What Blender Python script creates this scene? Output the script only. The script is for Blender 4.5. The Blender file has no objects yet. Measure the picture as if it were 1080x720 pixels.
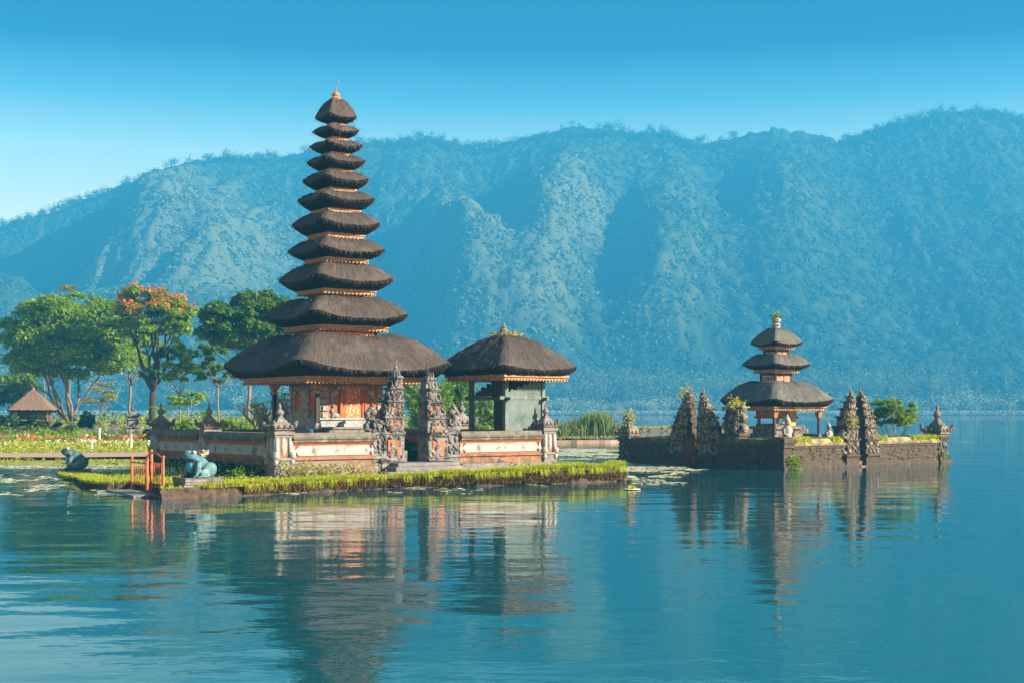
import bpy, bmesh, math, random
import numpy as np
from mathutils import Vector, Matrix
R = math.radians
rnd = random.Random(7)
C = bpy.context.scene.collection
sc = bpy.context.scene

# ------------------------------------------------------------------ camera, sky, sun, exposure
F = 1470.0            # focal length in photo pixels (1080 wide)
HOR = 433.0           # horizon row in the photo
HC = 2.7              # eye height over the lake
cam_d = bpy.data.cameras.new("camera"); cam = bpy.data.objects.new("camera", cam_d); C.objects.link(cam)
cam.location = (0, 0, HC); cam.rotation_euler = (R(90), 0, 0)
cam_d.sensor_width = 36; cam_d.lens = 36*F/1080; cam_d.shift_y = (HOR-360)/1080
cam_d.clip_end = 20000; cam_d.clip_start = 0.1
sc.camera = cam

SUN_EL, SUN_AZ = 24.5, -16.0      # azimuth counted from +X (screen right) towards +Y (away)
w = bpy.data.worlds.new("World"); sc.world = w; w.use_nodes = True
nt = w.node_tree; nt.nodes.clear()
sky = nt.nodes.new("ShaderNodeTexSky"); sky.sky_type = 'NISHITA'; sky.sun_disc = False
sky.sun_elevation = R(SUN_EL); sky.sun_rotation = R(90-SUN_AZ)
sky.altitude = 1200; sky.air_density = 1.3; sky.dust_density = 0.6; sky.ozone_density = 2.5
# the clear morning sky: pale and milky low down, then azure; the unseen top is set neutral for less blue ambient light
tcw = nt.nodes.new("ShaderNodeTexCoord"); spx = nt.nodes.new("ShaderNodeSeparateXYZ"); nt.links.new(tcw.outputs['Generated'], spx.inputs[0])
skr = nt.nodes.new("ShaderNodeValToRGB"); nt.links.new(spx.outputs[2], skr.inputs[0])
SKY = ((0.0, (2.9, 1.85, 1.02)), (.13, (2.8, 1.85, 1.0)), (.18, (2.0, 1.6, .98)), (.215, (.5, .80, .72)), (.25, (.0, .12, .27)), (.30, (.0, .03, .18)), (.45, (.5, .65, .8)), (1.0, (.85, .85, .85)))
while len(skr.color_ramp.elements) < len(SKY): skr.color_ramp.elements.new(.5)
for e, (p, c) in zip(skr.color_ramp.elements, SKY): e.position = p; e.color = (*c, 1)
hs = nt.nodes.new("ShaderNodeMix"); hs.data_type = 'RGBA'; hs.blend_type = 'MULTIPLY'; hs.inputs[0].default_value = 1
bg = nt.nodes.new("ShaderNodeBackground"); bg.inputs['Strength'].default_value = 0.052
wo = nt.nodes.new("ShaderNodeOutputWorld")
nt.links.new(sky.outputs[0], hs.inputs[6]); nt.links.new(skr.outputs[0], hs.inputs[7]); nt.links.new(hs.outputs[2], bg.inputs[0]); nt.links.new(bg.outputs[0], wo.inputs[0])
sd = bpy.data.lights.new("sun", 'SUN'); so = bpy.data.objects.new("sun", sd); C.objects.link(so)
sd.energy = 5.0; sd.angle = R(0.6); sd.color = (1.0, 0.88, 0.69)
sdir = Vector((math.cos(R(SUN_EL))*math.cos(R(SUN_AZ)), math.cos(R(SUN_EL))*math.sin(R(SUN_AZ)), math.sin(R(SUN_EL))))
so.rotation_euler = sdir.to_track_quat('Z', 'Y').to_euler(); so.location = (60, -20, 60)
sc.view_settings.view_transform = 'Standard'; sc.view_settings.look = 'None'
sc.view_settings.exposure = 1.80; sc.view_settings.gamma = 1.0; sc.view_settings.use_curve_mapping = False
sc.render.engine = 'CYCLES'
sc.cycles.use_denoising = True
sc.cycles.max_bounces = 6; sc.cycles.diffuse_bounces = 3; sc.cycles.glossy_bounces = 3
sc.cycles.transparent_max_bounces = 8; sc.cycles.volume_bounces = 3
sc.cycles.caustics_reflective = False; sc.cycles.caustics_refractive = False

def at(px, py, D):
    "point of the place seen at photo pixel (px, py) and distance D"
    return Vector(((px-540)/F*D, D, HC-(py-HOR)/F*D))
def gx(px, D): return (px-540)/F*D

# ------------------------------------------------------------------ noise in numpy
def _hash(ix, iy, s):
    h = (ix.astype(np.int64)*374761393 + iy.astype(np.int64)*668265263 + s*974711) & 0x7fffffff
    h = ((h ^ (h >> 13))*1274126177) & 0x7fffffff
    return ((h ^ (h >> 16)) & 0xffff)/65535.0
def vnoise(x, y, s=0):
    x = np.asarray(x, float); y = np.asarray(y, float)
    ix = np.floor(x); iy = np.floor(y); fx = x-ix; fy = y-iy
    fx = fx*fx*(3-2*fx); fy = fy*fy*(3-2*fy)
    a = _hash(ix, iy, s); b = _hash(ix+1, iy, s); c = _hash(ix, iy+1, s); d = _hash(ix+1, iy+1, s)
    return (a*(1-fx)+b*fx)*(1-fy)+(c*(1-fx)+d*fx)*fy
def fbm(x, y, s=0, o=4):
    t = 0; a = .5; n = 0
    for k in range(o):
        t = t+a*vnoise(x*2**k, y*2**k, s+k*17); n += a; a *= .5
    return t/n
def ridged(x, y, s=0, o=4):
    t = 0; a = .5; n = 0
    for k in range(o):
        t = t+a*(1-np.abs(2*vnoise(x*2**k, y*2**k, s+k*31)-1)); n += a; a *= .5
    return t/n
def worley(x, y, s=0):
    ix = np.floor(x); iy = np.floor(y); best = np.full(np.shape(x), 9.0); hid = np.zeros(np.shape(x))
    for dx in (-1, 0, 1):
        for dy in (-1, 0, 1):
            cx = ix+dx; cy = iy+dy
            px = cx+_hash(cx, cy, s); py = cy+_hash(cx, cy, s+5)
            d = (px-x)**2+(py-y)**2; h = _hash(cx, cy, s+9)
            m = d < best; best = np.where(m, d, best); hid = np.where(m, h, hid)
    return np.sqrt(best), hid

# ------------------------------------------------------------------ mesh helpers
class MB:
    def __init__(s): s.v = []; s.f = []; s.uv = None
    def add(s, vs, fs):
        o = len(s.v); s.v += [tuple(p) for p in vs]; s.f += [tuple(i+o for i in f) for f in fs]; return s
    def box(s, x0, x1, y0, y1, z0, z1, t=0.0, rz=0.0, j=0.0):
        "box; t pulls the top in by t on each side, rz spins it round its middle, j shakes the corners"
        cx, cy = (x0+x1)/2, (y0+y1)/2; c, q = math.cos(rz), math.sin(rz); P = []
        for (z, k) in ((z0, 0), (z1, t)):
            for (x, y) in ((x0+k, y0+k), (x1-k, y0+k), (x1-k, y1-k), (x0+k, y1-k)):
                dx, dy = x-cx+rnd.uniform(-j, j), y-cy+rnd.uniform(-j, j)
                P.append((cx+dx*c-dy*q, cy+dx*q+dy*c, z+rnd.uniform(-j, j)))
        return s.add(P, [(3, 2, 1, 0), (4, 5, 6, 7), (0, 1, 5, 4), (1, 2, 6, 5), (2, 3, 7, 6), (3, 0, 4, 7)])
    def sq(s, h, z0, z1, t=0.0, cx=0, cy=0): return s.box(cx-h, cx+h, cy-h, cy+h, z0, z1, t)
    def ring(s, ho, hi, z0, z1):
        s.box(-ho, ho, -ho, -hi, z0, z1); s.box(-ho, ho, hi, ho, z0, z1)
        s.box(-ho, -hi, -hi, hi, z0, z1); s.box(hi, ho, -hi, hi, z0, z1); return s
    def tube(s, pts, rad, n=7, cap=True):
        pts = [Vector(p) for p in pts]; vs = []; fs = []
        up = Vector((0.31, 0.17, 1)).normalized(); pa = None
        for i, p in enumerate(pts):
            d = (pts[min(i+1, len(pts)-1)]-pts[max(i-1, 0)]).normalized()
            a = d.cross(Vector((1, 0.2, 0)) if abs(d.z) > .8 else up).normalized() if pa is None else (pa-d*pa.dot(d)).normalized()
            pa = a; b = d.cross(a); r = rad[i] if hasattr(rad, '__len__') else rad
            for k in range(n):
                q = 2*math.pi*k/n; vs.append(p+(a*math.cos(q)+b*math.sin(q))*r)
        for i in range(len(pts)-1):
            for k in range(n):
                k2 = (k+1) % n; fs.append((i*n+k, i*n+k2, (i+1)*n+k2, (i+1)*n+k))
        if cap: fs.append(tuple(range(n-1, -1, -1))); fs.append(tuple((len(pts)-1)*n+k for k in range(n)))
        return s.add(vs, fs)
    def lathe(s, prof, n=12, c=(0, 0, 0), sq=0.0):
        vs = []; fs = []
        for (r, z) in prof:
            for k in range(n):
                a = 2*math.pi*(k+.5)/n; m = r
                if sq: m = r/max(abs(math.cos(a)), abs(math.sin(a)))*sq+r*(1-sq)
                vs.append((c[0]+m*math.cos(a), c[1]+m*math.sin(a), c[2]+z))
        for i in range(len(prof)-1):
            for k in range(n):
                k2 = (k+1) % n; fs.append((i*n+k, i*n+k2, (i+1)*n+k2, (i+1)*n+k))
        fs.append(tuple(range(n-1, -1, -1))); fs.append(tuple((len(prof)-1)*n+k for k in range(n)))
        return s.add(vs, fs)
    def ball(s, c, r, nu=10, nv=7, rot=None, j=0.0):
        if not hasattr(r, '__len__'): r = (r, r, r)
        vs = []; fs = []
        for i in range(nv+1):
            th = math.pi*i/nv
            for k in range(nu):
                ph = 2*math.pi*k/nu
                p = Vector((r[0]*math.sin(th)*math.cos(ph), r[1]*math.sin(th)*math.sin(ph), r[2]*math.cos(th)))
                if j: p = p*(1+rnd.uniform(-j, j))
                if rot is not None: p = rot @ p
                vs.append(p+Vector(c))
        for i in range(nv):
            for k in range(nu):
                k2 = (k+1) % nu; fs.append((i*nu+k, (i+1)*nu+k, (i+1)*nu+k2, i*nu+k2))
        return s.add(vs, fs)
    def prism(s, poly, y0, y1):
        "polygon in the x-z plane pushed from y0 to y1"
        n = len(poly); vs = [(x, y0, z) for x, z in poly]+[(x, y1, z) for x, z in poly]
        fs = [tuple(range(n)), tuple(range(2*n-1, n-1, -1))]+[(i, i+n, (i+1) % n+n, (i+1) % n) for i in range(n)]
        return s.add(vs, fs)
    def prismx(s, poly, x0, x1):
        n = len(poly); vs = [(x0, y, z) for y, z in poly]+[(x1, y, z) for y, z in poly]
        fs = [tuple(range(n-1, -1, -1)), tuple(range(n, 2*n))]+[(i, (i+1) % n, (i+1) % n+n, i+n) for i in range(n)]
        return s.add(vs, fs)
    def slab(s, poly, z0, z1):
        n = len(poly); vs = [(x, y, z0) for x, y in poly]+[(x, y, z1) for x, y in poly]
        fs = [tuple(range(n-1, -1, -1)), tuple(range(n, 2*n))]+[(i, (i+1) % n, (i+1) % n+n, i+n) for i in range(n)]
        return s.add(vs, fs)
    def mesh(s, name, smooth=False):
        m = bpy.data.meshes.new(name); m.from_pydata(s.v, [], s.f); m.update()
        bm = bmesh.new(); bm.from_mesh(m); bmesh.ops.recalc_face_normals(bm, faces=bm.faces); bm.to_mesh(m); bm.free()
        if smooth: m.polygons.foreach_set("use_smooth", [True]*len(m.polygons))
        return m

def tag(o, label=None, cat=None, group=None, kind=None):
    for k, v in (("label", label), ("category", cat), ("group", group), ("kind", kind)):
        if v: o[k] = v
    if cat and not kind: o['kind'] = 'thing'
    return o
def link(name, me, mat, parent=None, loc=(0, 0, 0), rz=0.0, **kw):
    o = bpy.data.objects.new(name, me); C.objects.link(o)
    if mat is not None:
        for m in (mat if isinstance(mat, (list, tuple)) else [mat]): me.materials.append(m)
    if parent is not None: o.parent = parent
    o.location = loc; o.rotation_euler = (0, 0, rz)
    return tag(o, **kw)
def obj(name, mb, mat, parent=None, smooth=False, bevel=0.0, **kw):
    o = link(name, mb.mesh(name, smooth), mat, parent, **kw)
    if bevel:
        b = o.modifiers.new("bevel", 'BEVEL'); b.width = bevel; b.segments = 2; b.limit_method = 'ANGLE'
    return o
def empty(name, loc, rz=0.0, label=None, cat=None, group=None):
    o = bpy.data.objects.new(name, None); C.objects.link(o); o.empty_display_size = .3
    o.location = loc; o.rotation_euler = (0, 0, rz); return tag(o, label, cat, group)
def children_of(o): return [c for c in C.objects if c.parent == o]
def copy_tree(o, parent=None):
    c = o.copy(); C.objects.link(c)
    if parent is not None: c.parent = parent
    for ch in children_of(o): copy_tree(ch, c)
    return c
def np_mesh(name, V, Q, smooth=False, uv=None):
    "mesh straight from arrays: V (n,3), Q (m,k) faces of k corners"
    V = np.asarray(V, np.float32); Q = np.asarray(Q, np.int32); k = Q.shape[1]
    m = bpy.data.meshes.new(name); m.vertices.add(len(V)); m.vertices.foreach_set("co", V.ravel())
    m.loops.add(Q.size); m.loops.foreach_set("vertex_index", Q.ravel())
    m.polygons.add(len(Q)); m.polygons.foreach_set("loop_start", np.arange(0, Q.size, k, dtype=np.int32))
    try: m.polygons.foreach_set("loop_total", np.full(len(Q), k, dtype=np.int32))
    except Exception: pass
    m.polygons.foreach_set("use_smooth", np.full(len(Q), smooth))
    m.update(calc_edges=True); m.validate()
    return m
def leaf_arrays(P, size, rg, up=0.35, stretch=1.5, N=None):
    "one four-sided leaf (bent along its middle by chance of orientation) at each point of P"
    n = len(P); size = np.broadcast_to(np.asarray(size, float), (n,))
    nn = rg.normal(size=(n, 3)); nn[:, 2] = np.abs(nn[:, 2])+up
    if N is not None: nn = nn*.55+N*1.0
    nn /= np.linalg.norm(nn, axis=1)[:, None]
    t = rg.normal(size=(n, 3)); t -= nn*(t*nn).sum(1)[:, None]; t /= np.linalg.norm(t, axis=1)[:, None]
    b = np.cross(nn, t); s = (size*rg.uniform(.6, 1.3, n))[:, None]
    V = np.stack([P-t*s*stretch*.5, P+b*s*.5, P+t*s*stretch*.5-nn*s*.25, P-b*s*.5], 1).reshape(-1, 3)
    return V, np.arange(4*n).reshape(n, 4)
def blade_arrays(P, h, wd, lean, rg):
    "grass blades: tapered strips of two quads standing at P and leaning along lean (n,3)"
    n = len(P); a = rg.uniform(0, 2*np.pi, n); side = np.stack([np.cos(a), np.sin(a), 0*a], 1)*(np.broadcast_to(wd, (n,))[:, None])*.5
    h = np.broadcast_to(h, (n,))[:, None]*rg.uniform(.55, 1.2, (n, 1))
    up = np.array([[0, 0, 1.0]])
    m = P+up*h*.6+lean*h*.35; t = P+up*h*.95+lean*h*1.05
    t[:, 2] -= (np.linalg.norm(lean, axis=1)*h[:, 0])*.45
    V = np.stack([P-side, P+side, m+side*.8, m-side*.8, t+side*.15, t-side*.15], 1).reshape(-1, 3)
    i = np.arange(n)[:, None]*6
    Q = np.concatenate([i+np.array([[0, 1, 2, 3]]), i+np.array([[3, 2, 4, 5]])], 0)
    return V, Q

# ------------------------------------------------------------------ materials
def mix(nt, fac, a, b, mode='MIX'):
    n = nt.nodes.new("ShaderNodeMix"); n.data_type = 'RGBA'; n.blend_type = mode
    for i, v in ((0, fac), (6, a), (7, b)):
        if hasattr(v, 'links'): nt.links.new(v, n.inputs[i])
        elif i == 0: n.inputs[0].default_value = v
        else: n.inputs[i].default_value = (*v, 1)
    return n.outputs[2]
def noise(nt, vec, scale, detail=4, rough=.6, scl=None):
    n = nt.nodes.new("ShaderNodeTexNoise"); n.inputs['Scale'].default_value = scale; n.inputs['Detail'].default_value = detail; n.inputs['Roughness'].default_value = rough
    if scl:
        mp = nt.nodes.new("ShaderNodeMapping"); mp.inputs['Scale'].default_value = scl; nt.links.new(vec, mp.inputs[0]); vec = mp.outputs[0]
    nt.links.new(vec, n.inputs['Vector']); return n.outputs['Fac']
def ramp(nt, fac, lo, hi):
    n = nt.nodes.new("ShaderNodeMapRange"); n.inputs[1].default_value = lo; n.inputs[2].default_value = hi; n.clamp = True
    nt.links.new(fac, n.inputs[0]); return n.outputs[0]
def base_mat(name):
    m = bpy.data.materials.new(name); m.use_nodes = True; nt = m.node_tree
    b = nt.nodes["Principled BSDF"]; tc = nt.nodes.new("ShaderNodeTexCoord")
    return m, nt, b, tc
def mk(name, c1, c2, scale=3.0, rough=.85, bump=.3, bscale=None, stain=None, stain_scale=1.2, stain_lo=.5, stain_hi=.65, scl=None, spec=.3, metal=0.0, moss=None, bdist=.03):
    m, nt, b, tc = base_mat(name); v = tc.outputs['Object']
    f = ramp(nt, noise(nt, v, scale, 6, .65, scl), .33, .67)
    col = mix(nt, f, c1, c2)
    if stain:
        g = ramp(nt, noise(nt, v, stain_scale, 8, .7), stain_lo, stain_hi); col = mix(nt, g, col, stain)
    if moss:        # moss lies on what faces up
        ge = nt.nodes.new("ShaderNodeNewGeometry"); sx = nt.nodes.new("ShaderNodeSeparateXYZ"); nt.links.new(ge.outputs['Normal'], sx.inputs[0])
        mu = nt.nodes.new("ShaderNodeMath"); mu.operation = 'MULTIPLY'
        nt.links.new(ramp(nt, sx.outputs[2], .1, .7), mu.inputs[0]); nt.links.new(ramp(nt, noise(nt, v, 2.3, 6, .7), .42, .58), mu.inputs[1])
        col = mix(nt, mu.outputs[0], col, moss)
    nt.links.new(col, b.inputs['Base Color']); b.inputs['Roughness'].default_value = rough
    b.inputs['Specular IOR Level'].default_value = spec; b.inputs['Metallic'].default_value = metal
    if bump:
        bn = nt.nodes.new("ShaderNodeBump"); bn.inputs['Strength'].default_value = bump; bn.inputs['Distance'].default_value = bdist
        nt.links.new(noise(nt, v, bscale or scale*3, 6, .7), bn.inputs['Height']); nt.links.new(bn.outputs[0], b.inputs['Normal'])
    return m
def brick_mat(name, c1, c2, mortar, stain, bw=.26, bh=.065, st=(.45, .6)):
    m, nt, b, tc = base_mat(name); v = tc.outputs['Object']
    br = nt.nodes.new("ShaderNodeTexBrick")      # run along x+y so that it turns corners
    sx = nt.nodes.new("ShaderNodeSeparateXYZ"); nt.links.new(v, sx.inputs[0])
    ad = nt.nodes.new("ShaderNodeMath"); nt.links.new(sx.outputs[0], ad.inputs[0]); nt.links.new(sx.outputs[1], ad.inputs[1])
    cb = nt.nodes.new("ShaderNodeCombineXYZ"); nt.links.new(ad.outputs[0], cb.inputs[0]); nt.links.new(sx.outputs[2], cb.inputs[1])
    nt.links.new(cb.outputs[0], br.inputs['Vector']); br.inputs['Scale'].default_value = 1
    br.inputs['Brick Width'].default_value = bw; br.inputs['Row Height'].default_value = bh; br.inputs['Mortar Size'].default_value = .007
    for k, c in (('Color1', c1), ('Color2', c2), ('Mortar', mortar)): br.inputs[k].default_value = (*c, 1)
    col = mix(nt, ramp(nt, noise(nt, v, 1.6, 8, .72), *st), br.outputs['Color'], stain)
    col = mix(nt, ramp(nt, noise(nt, v, 9, 5, .7), .55, .72), col, (.30, .27, .24))
    nt.links.new(col, b.inputs['Base Color']); b.inputs['Roughness'].default_value = .9; b.inputs['Specular IOR Level'].default_value = .2
    bn = nt.nodes.new("ShaderNodeBump"); bn.inputs['Strength'].default_value = .6; bn.inputs['Distance'].default_value = .03
    nt.links.new(noise(nt, v, 14, 6, .7), bn.inputs['Height']); nt.links.new(bn.outputs[0], b.inputs['Normal'])
    return m
def leaf_mat(name, cols, trans=.35, rough=.5, tint=1.25, spec=.25):
    m, nt, b, tc = base_mat(name); ge = nt.nodes.new("ShaderNodeNewGeometry")
    cr = nt.nodes.new("ShaderNodeValToRGB"); nt.links.new(ge.outputs['Random Per Island'], cr.inputs[0])
    el = cr.color_ramp.elements
    while len(el) < len(cols): el.new(.5)
    for i, c in enumerate(cols): el[i].position = i/(len(cols)-1); el[i].color = (*c, 1)
    # clumps of one tone
    nz = ramp(nt, noise(nt, tc.outputs['Object'], .45, 2, .5), .35, .65)
    col = mix(nt, nz, cr.outputs[0], mix(nt, .5, cr.outputs[0], cols[-1]))
    nt.links.new(col, b.inputs['Base Color']); b.inputs['Roughness'].default_value = rough; b.inputs['Specular IOR Level'].default_value = spec
    tr = nt.nodes.new("ShaderNodeBsdfTranslucent")
    tcx = mix(nt, 1.0, col, (1.25*tint, 1.3*tint, .35*tint), 'MULTIPLY'); nt.links.new(tcx, tr.inputs[0])
    ms = nt.nodes.new("ShaderNodeMixShader"); ms.inputs[0].default_value = trans
    nt.links.new(b.outputs[0], ms.inputs[1]); nt.links.new(tr.outputs[0], ms.inputs[2])
    nt.links.new(ms.outputs[0], nt.nodes["Material Output"].inputs[0]); return m
def thatch_mat(name, c1, c2, c3):
    m, nt, b, tc = base_mat(name); uv = tc.outputs['UV']; ob = tc.outputs['Object']
    st = noise(nt, uv, 1, 6, .75, (8, .8, 1)); fine = noise(nt, uv, 1, 4, .7, (34, 2.2, 1))
    col = mix(nt, ramp(nt, st, .3, .7), c1, c2)
    col = mix(nt, ramp(nt, noise(nt, ob, .9, 5, .6), .52, .7), col, c3)
    col = mix(nt, ramp(nt, fine, .45, .75), col, mix(nt, .5, col, (.012, .010, .010)))
    nt.links.new(col, b.inputs['Base Color']); b.inputs['Roughness'].default_value = .8; b.inputs['Specular IOR Level'].default_value = .25
    ad = nt.nodes.new("ShaderNodeMath"); nt.links.new(st, ad.inputs[0]); nt.links.new(fine, ad.inputs[1])
    bn = nt.nodes.new("ShaderNodeBump"); bn.inputs['Strength'].default_value = .9; bn.inputs['Distance'].default_value = .05
    nt.links.new(ad.outputs[0], bn.inputs['Height']); nt.links.new(bn.outputs[0], b.inputs['Normal']); return m
def carved_mat(name, gold, ground, scale=16):
    "gilded carving: a raised scroll of voronoi cells over a painted ground"
    m, nt, b, tc = base_mat(name); v = tc.outputs['Object']
    vo = nt.nodes.new("ShaderNodeTexVoronoi"); vo.inputs['Scale'].default_value = scale; vo.feature = 'SMOOTH_F1'; nt.links.new(v, vo.inputs['Vector'])
    f = ramp(nt, vo.outputs['Distance'], .28, .42); col = mix(nt, f, gold, ground)
    col = mix(nt, ramp(nt, noise(nt, v, 7, 5, .7), .5, .8), col, (.16, .11, .07))
    nt.links.new(col, b.inputs['Base Color']); b.inputs['Roughness'].default_value = .6
    bn = nt.nodes.new("ShaderNodeBump"); bn.inputs['Strength'].default_value = .7; bn.inputs['Distance'].default_value = .03; bn.invert = True
    nt.links.new(vo.outputs['Distance'], bn.inputs['Height']); nt.links.new(bn.outputs[0], b.inputs['Normal']); return m

M = {}
M['thatch'] = thatch_mat("thatch", (.030, .023, .020), (.108, .082, .068), (.122, .093, .075))
M['thatch_shade'] = thatch_mat("thatch_cut", (.006, .005, .005), (.014, .011, .010), (.010, .008, .008))  # shade under the eaves is put into this near-black thatch colour
M['thatch_grey'] = thatch_mat("thatch_grey", (.06, .055, .048), (.17, .16, .138), (.16, .165, .115))
M['straw'] = leaf_mat("loose_palm_fibre", [(.02, .016, .014), (.07, .053, .044), (.14, .108, .086)], .05, .9, 1.0, .05)
M['gold'] = carved_mat("gilded_carving", (.62, .36, .13), (.42, .10, .03), 14)
M['gold_trim'] = carved_mat("gilded_trim", (.56, .34, .15), (.30, .12, .04), 24)
M['gate_stone'] = mk("blackened_gate_stone", (.27, .25, .24), (.11, .10, .10), 4, .92, .9, 20, stain=(.03, .028, .028), stain_scale=2.2, stain_lo=.46, stain_hi=.60)
M['orange'] = mk("orange_brick", (.44, .125, .036), (.32, .085, .028), 5, .85, .35, 30, stain=(.22, .13, .09), stain_scale=2.4, stain_lo=.52, stain_hi=.66)
M['stone'] = mk("grey_stone", (.255, .225, .205), (.13, .115, .105), 4, .9, .7, 18, stain=(.05, .047, .047), stain_scale=1.8, stain_lo=.5, stain_hi=.66)
M['stone_blue'] = mk("pale_carved_stone", (.36, .38, .36), (.22, .24, .24), 6, .9, .9, 22, stain=(.10, .10, .10), stain_lo=.52, stain_hi=.7)
M['panel'] = mk("white_stone_panel", (.36, .365, .355), (.26, .265, .26), 3, .85, .25, 20, stain=(.12, .105, .09), stain_scale=1.9, stain_lo=.50, stain_hi=.64)
M['coping'] = mk("weathered_coping", (.15, .125, .11), (.07, .06, .055), 5, .95, .8, 20, stain=(.27, .24, .20), stain_scale=2.6, stain_lo=.54, stain_hi=.68, moss=(.17, .155, .10))
M['gate_brick'] = mk("brick_between_carving", (.55, .16, .045), (.42, .11, .035), 5, .9, .6, 24, stain=(.10, .09, .085), stain_scale=4.5, stain_lo=.52, stain_hi=.60)
M['plinth'] = brick_mat("weathered_brick", (.33, .13, .06), (.24, .10, .06), (.20, .16, .13), (.075, .06, .05))
M['plinth_pale'] = brick_mat("pale_worn_brick", (.28, .115, .058), (.16, .08, .05), (.17, .14, .12), (.20, .165, .14), st=(.42, .58))
M['dark_stone'] = mk("mossy_dark_stone", (.10, .068, .046), (.035, .026, .021), 3, .95, 1.0, 12, stain=(.20, .15, .10), stain_scale=3.2, stain_lo=.56, stain_hi=.70, moss=(.15, .15, .035))
M['lava_stone'] = mk("carved_lava_stone", (.29, .225, .185), (.14, .11, .09), 5, .95, 1.0, 20, stain=(.045, .04, .038), stain_scale=2.5, stain_lo=.5, stain_hi=.64, moss=(.13, .15, .04))
M['post'] = mk("dark_wood", (.035, .025, .022), (.02, .016, .015), 8, .6, .2)
M['greywood'] = mk("grey_painted_wood", (.16, .19, .18), (.10, .125, .12), 5, .75, .25, 20, stain=(.06, .06, .055))
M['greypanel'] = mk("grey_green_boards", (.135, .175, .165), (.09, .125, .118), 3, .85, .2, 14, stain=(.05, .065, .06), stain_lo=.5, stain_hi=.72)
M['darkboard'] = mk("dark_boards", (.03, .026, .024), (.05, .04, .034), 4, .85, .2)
M['wood'] = mk("warm_wood", (.34, .17, .07), (.24, .11, .045), 6, .65, .3, 18)
M['rust'] = mk("rusty_orange_paint", (.48, .13, .04), (.34, .085, .03), 9, .7, .3, 20, stain=(.14, .055, .03), stain_scale=5, stain_lo=.5, stain_hi=.62)
M['frog'] = mk("weathered_blue_green_paint", (.032, .10, .12), (.052, .155, .185), 4, .68, .35, 14, stain=(.16, .215, .22), stain_scale=3.2, stain_lo=.50, stain_hi=.64, spec=.4)
M['frog_dark'] = mk("dark_green_paint", (.02, .06, .07), (.03, .09, .11), 5, .66, .35, 14, stain=(.13, .18, .19), stain_scale=3.4, stain_lo=.48, stain_hi=.62, spec=.4)
M['belly'] = mk("blue_belly_paint", (.05, .32, .50), (.07, .40, .56), 4, .4, .1)
M['eye'] = mk("white_eye_paint", (.78, .78, .74), (.7, .7, .66), 4, .35, 0)
M['pupil'] = mk("black_paint", (.01, .01, .01), (.015, .012, .01), 4, .3, 0)
M['bank'] = mk("wet_bank_earth", (.105, .065, .042), (.05, .034, .026), 3.5, .9, 1.0, 9, stain=(.19, .12, .075), stain_scale=2.2, stain_lo=.55, stain_hi=.7, bdist=.08)
M['lawn'] = mk("lawn", (.10, .15, .018), (.17, .22, .028), 4, .95, .8, 25, stain=(.26, .25, .06), stain_scale=.6, stain_lo=.5, stain_hi=.75)
M['garden'] = mk("garden_soil", (.17, .20, .035), (.26, .25, .07), .5, .95, .8, 6, stain=(.34, .24, .14), stain_scale=.2, stain_lo=.5, stain_hi=.6)
M['path'] = mk("sandy_path", (.42, .27, .19), (.35, .22, .15), 1.5, .95, .4, 12)
M['paving'] = mk("paving", (.30, .27, .24), (.22, .20, .18), 2, .95, .4)
M['steps'] = mk("grey_steps", (.20, .18, .18), (.12, .11, .115), 4, .9, .5, 18, stain=(.32, .27, .24), stain_lo=.55, stain_hi=.75)
M['bark'] = mk("dark_bark", (.062, .042, .030), (.034, .023, .018), 3, .95, .9, 10, stain=(.12, .09, .065), stain_lo=.55, stain_hi=.7)
M['bark_pale'] = mk("pale_bark", (.27, .205, .155), (.15, .11, .08), 2, .95, .7, 9, stain=(.12, .08, .06), stain_scale=.8, stain_lo=.5, stain_hi=.66)
M['leaf'] = leaf_mat("tree_leaves", [(.034, .10, .006), (.10, .20, .009), (.205, .32, .012), (.33, .43, .018)], .5)
M['leaf_dark'] = leaf_mat("leaf_dark_leaves", [(.012, .034, .010), (.024, .058, .014), (.045, .09, .018)], 0.3)
M['leaf_cool'] = leaf_mat("blue_green_leaves", [(.028, .08, .012), (.075, .155, .018), (.145, .24, .026)], .48)
M['leaf_bright'] = leaf_mat("leaf_bright_leaves", [(.06, .13, .008), (.13, .22, .012), (.22, .31, .02)], 0.5)
M['leaf_pale'] = leaf_mat("leaf_pale_leaves", [(.18, .20, .06), (.28, .28, .10), (.38, .35, .14)], 0.4)
M['bloom_red'] = leaf_mat("bloom_red_leaves", [(.62, .09, .01), (.78, .16, .015), (.88, .27, .03)], 0.35, tint=.8)
M['bloom_white'] = leaf_mat("white_petals", [(.55, .52, .42), (.72, .70, .62), (.8, .78, .72)], .3, tint=.8)
M['bloom_yellow'] = leaf_mat("yellow_petals", [(.55, .42, .05), (.62, .52, .08), (.45, .45, .08)], .35, tint=.9)
M['grass'] = leaf_mat("grass_leaves", [(.13, .21, .008), (.24, .31, .012), (.36, .40, .016), (.48, .44, .045)], 0.5, rough=.6)
M['grass_dry'] = leaf_mat("dry_roots", [(.13, .055, .022), (.20, .10, .04), (.10, .09, .025)], .3, .8, .8)
M['reed'] = leaf_mat("reeds", [(.10, .15, .025), (.17, .24, .035), (.24, .24, .07)], .4)
M['lily'] = leaf_mat("glare_tint_lily_leaves", [(.42, .42, .17), (.60, .57, .34), (.74, .70, .54)], 0.1, rough=.35, tint=.8)  # glare off the water is put into these pale pad colours
M['hutroof'] = thatch_mat("hut_thatch", (.17, .10, .06), (.30, .19, .12), (.22, .13, .08))
M['whitewash'] = mk("whitewashed_post", (.7, .66, .58), (.6, .56, .5), 5, .8, .1)
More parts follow.
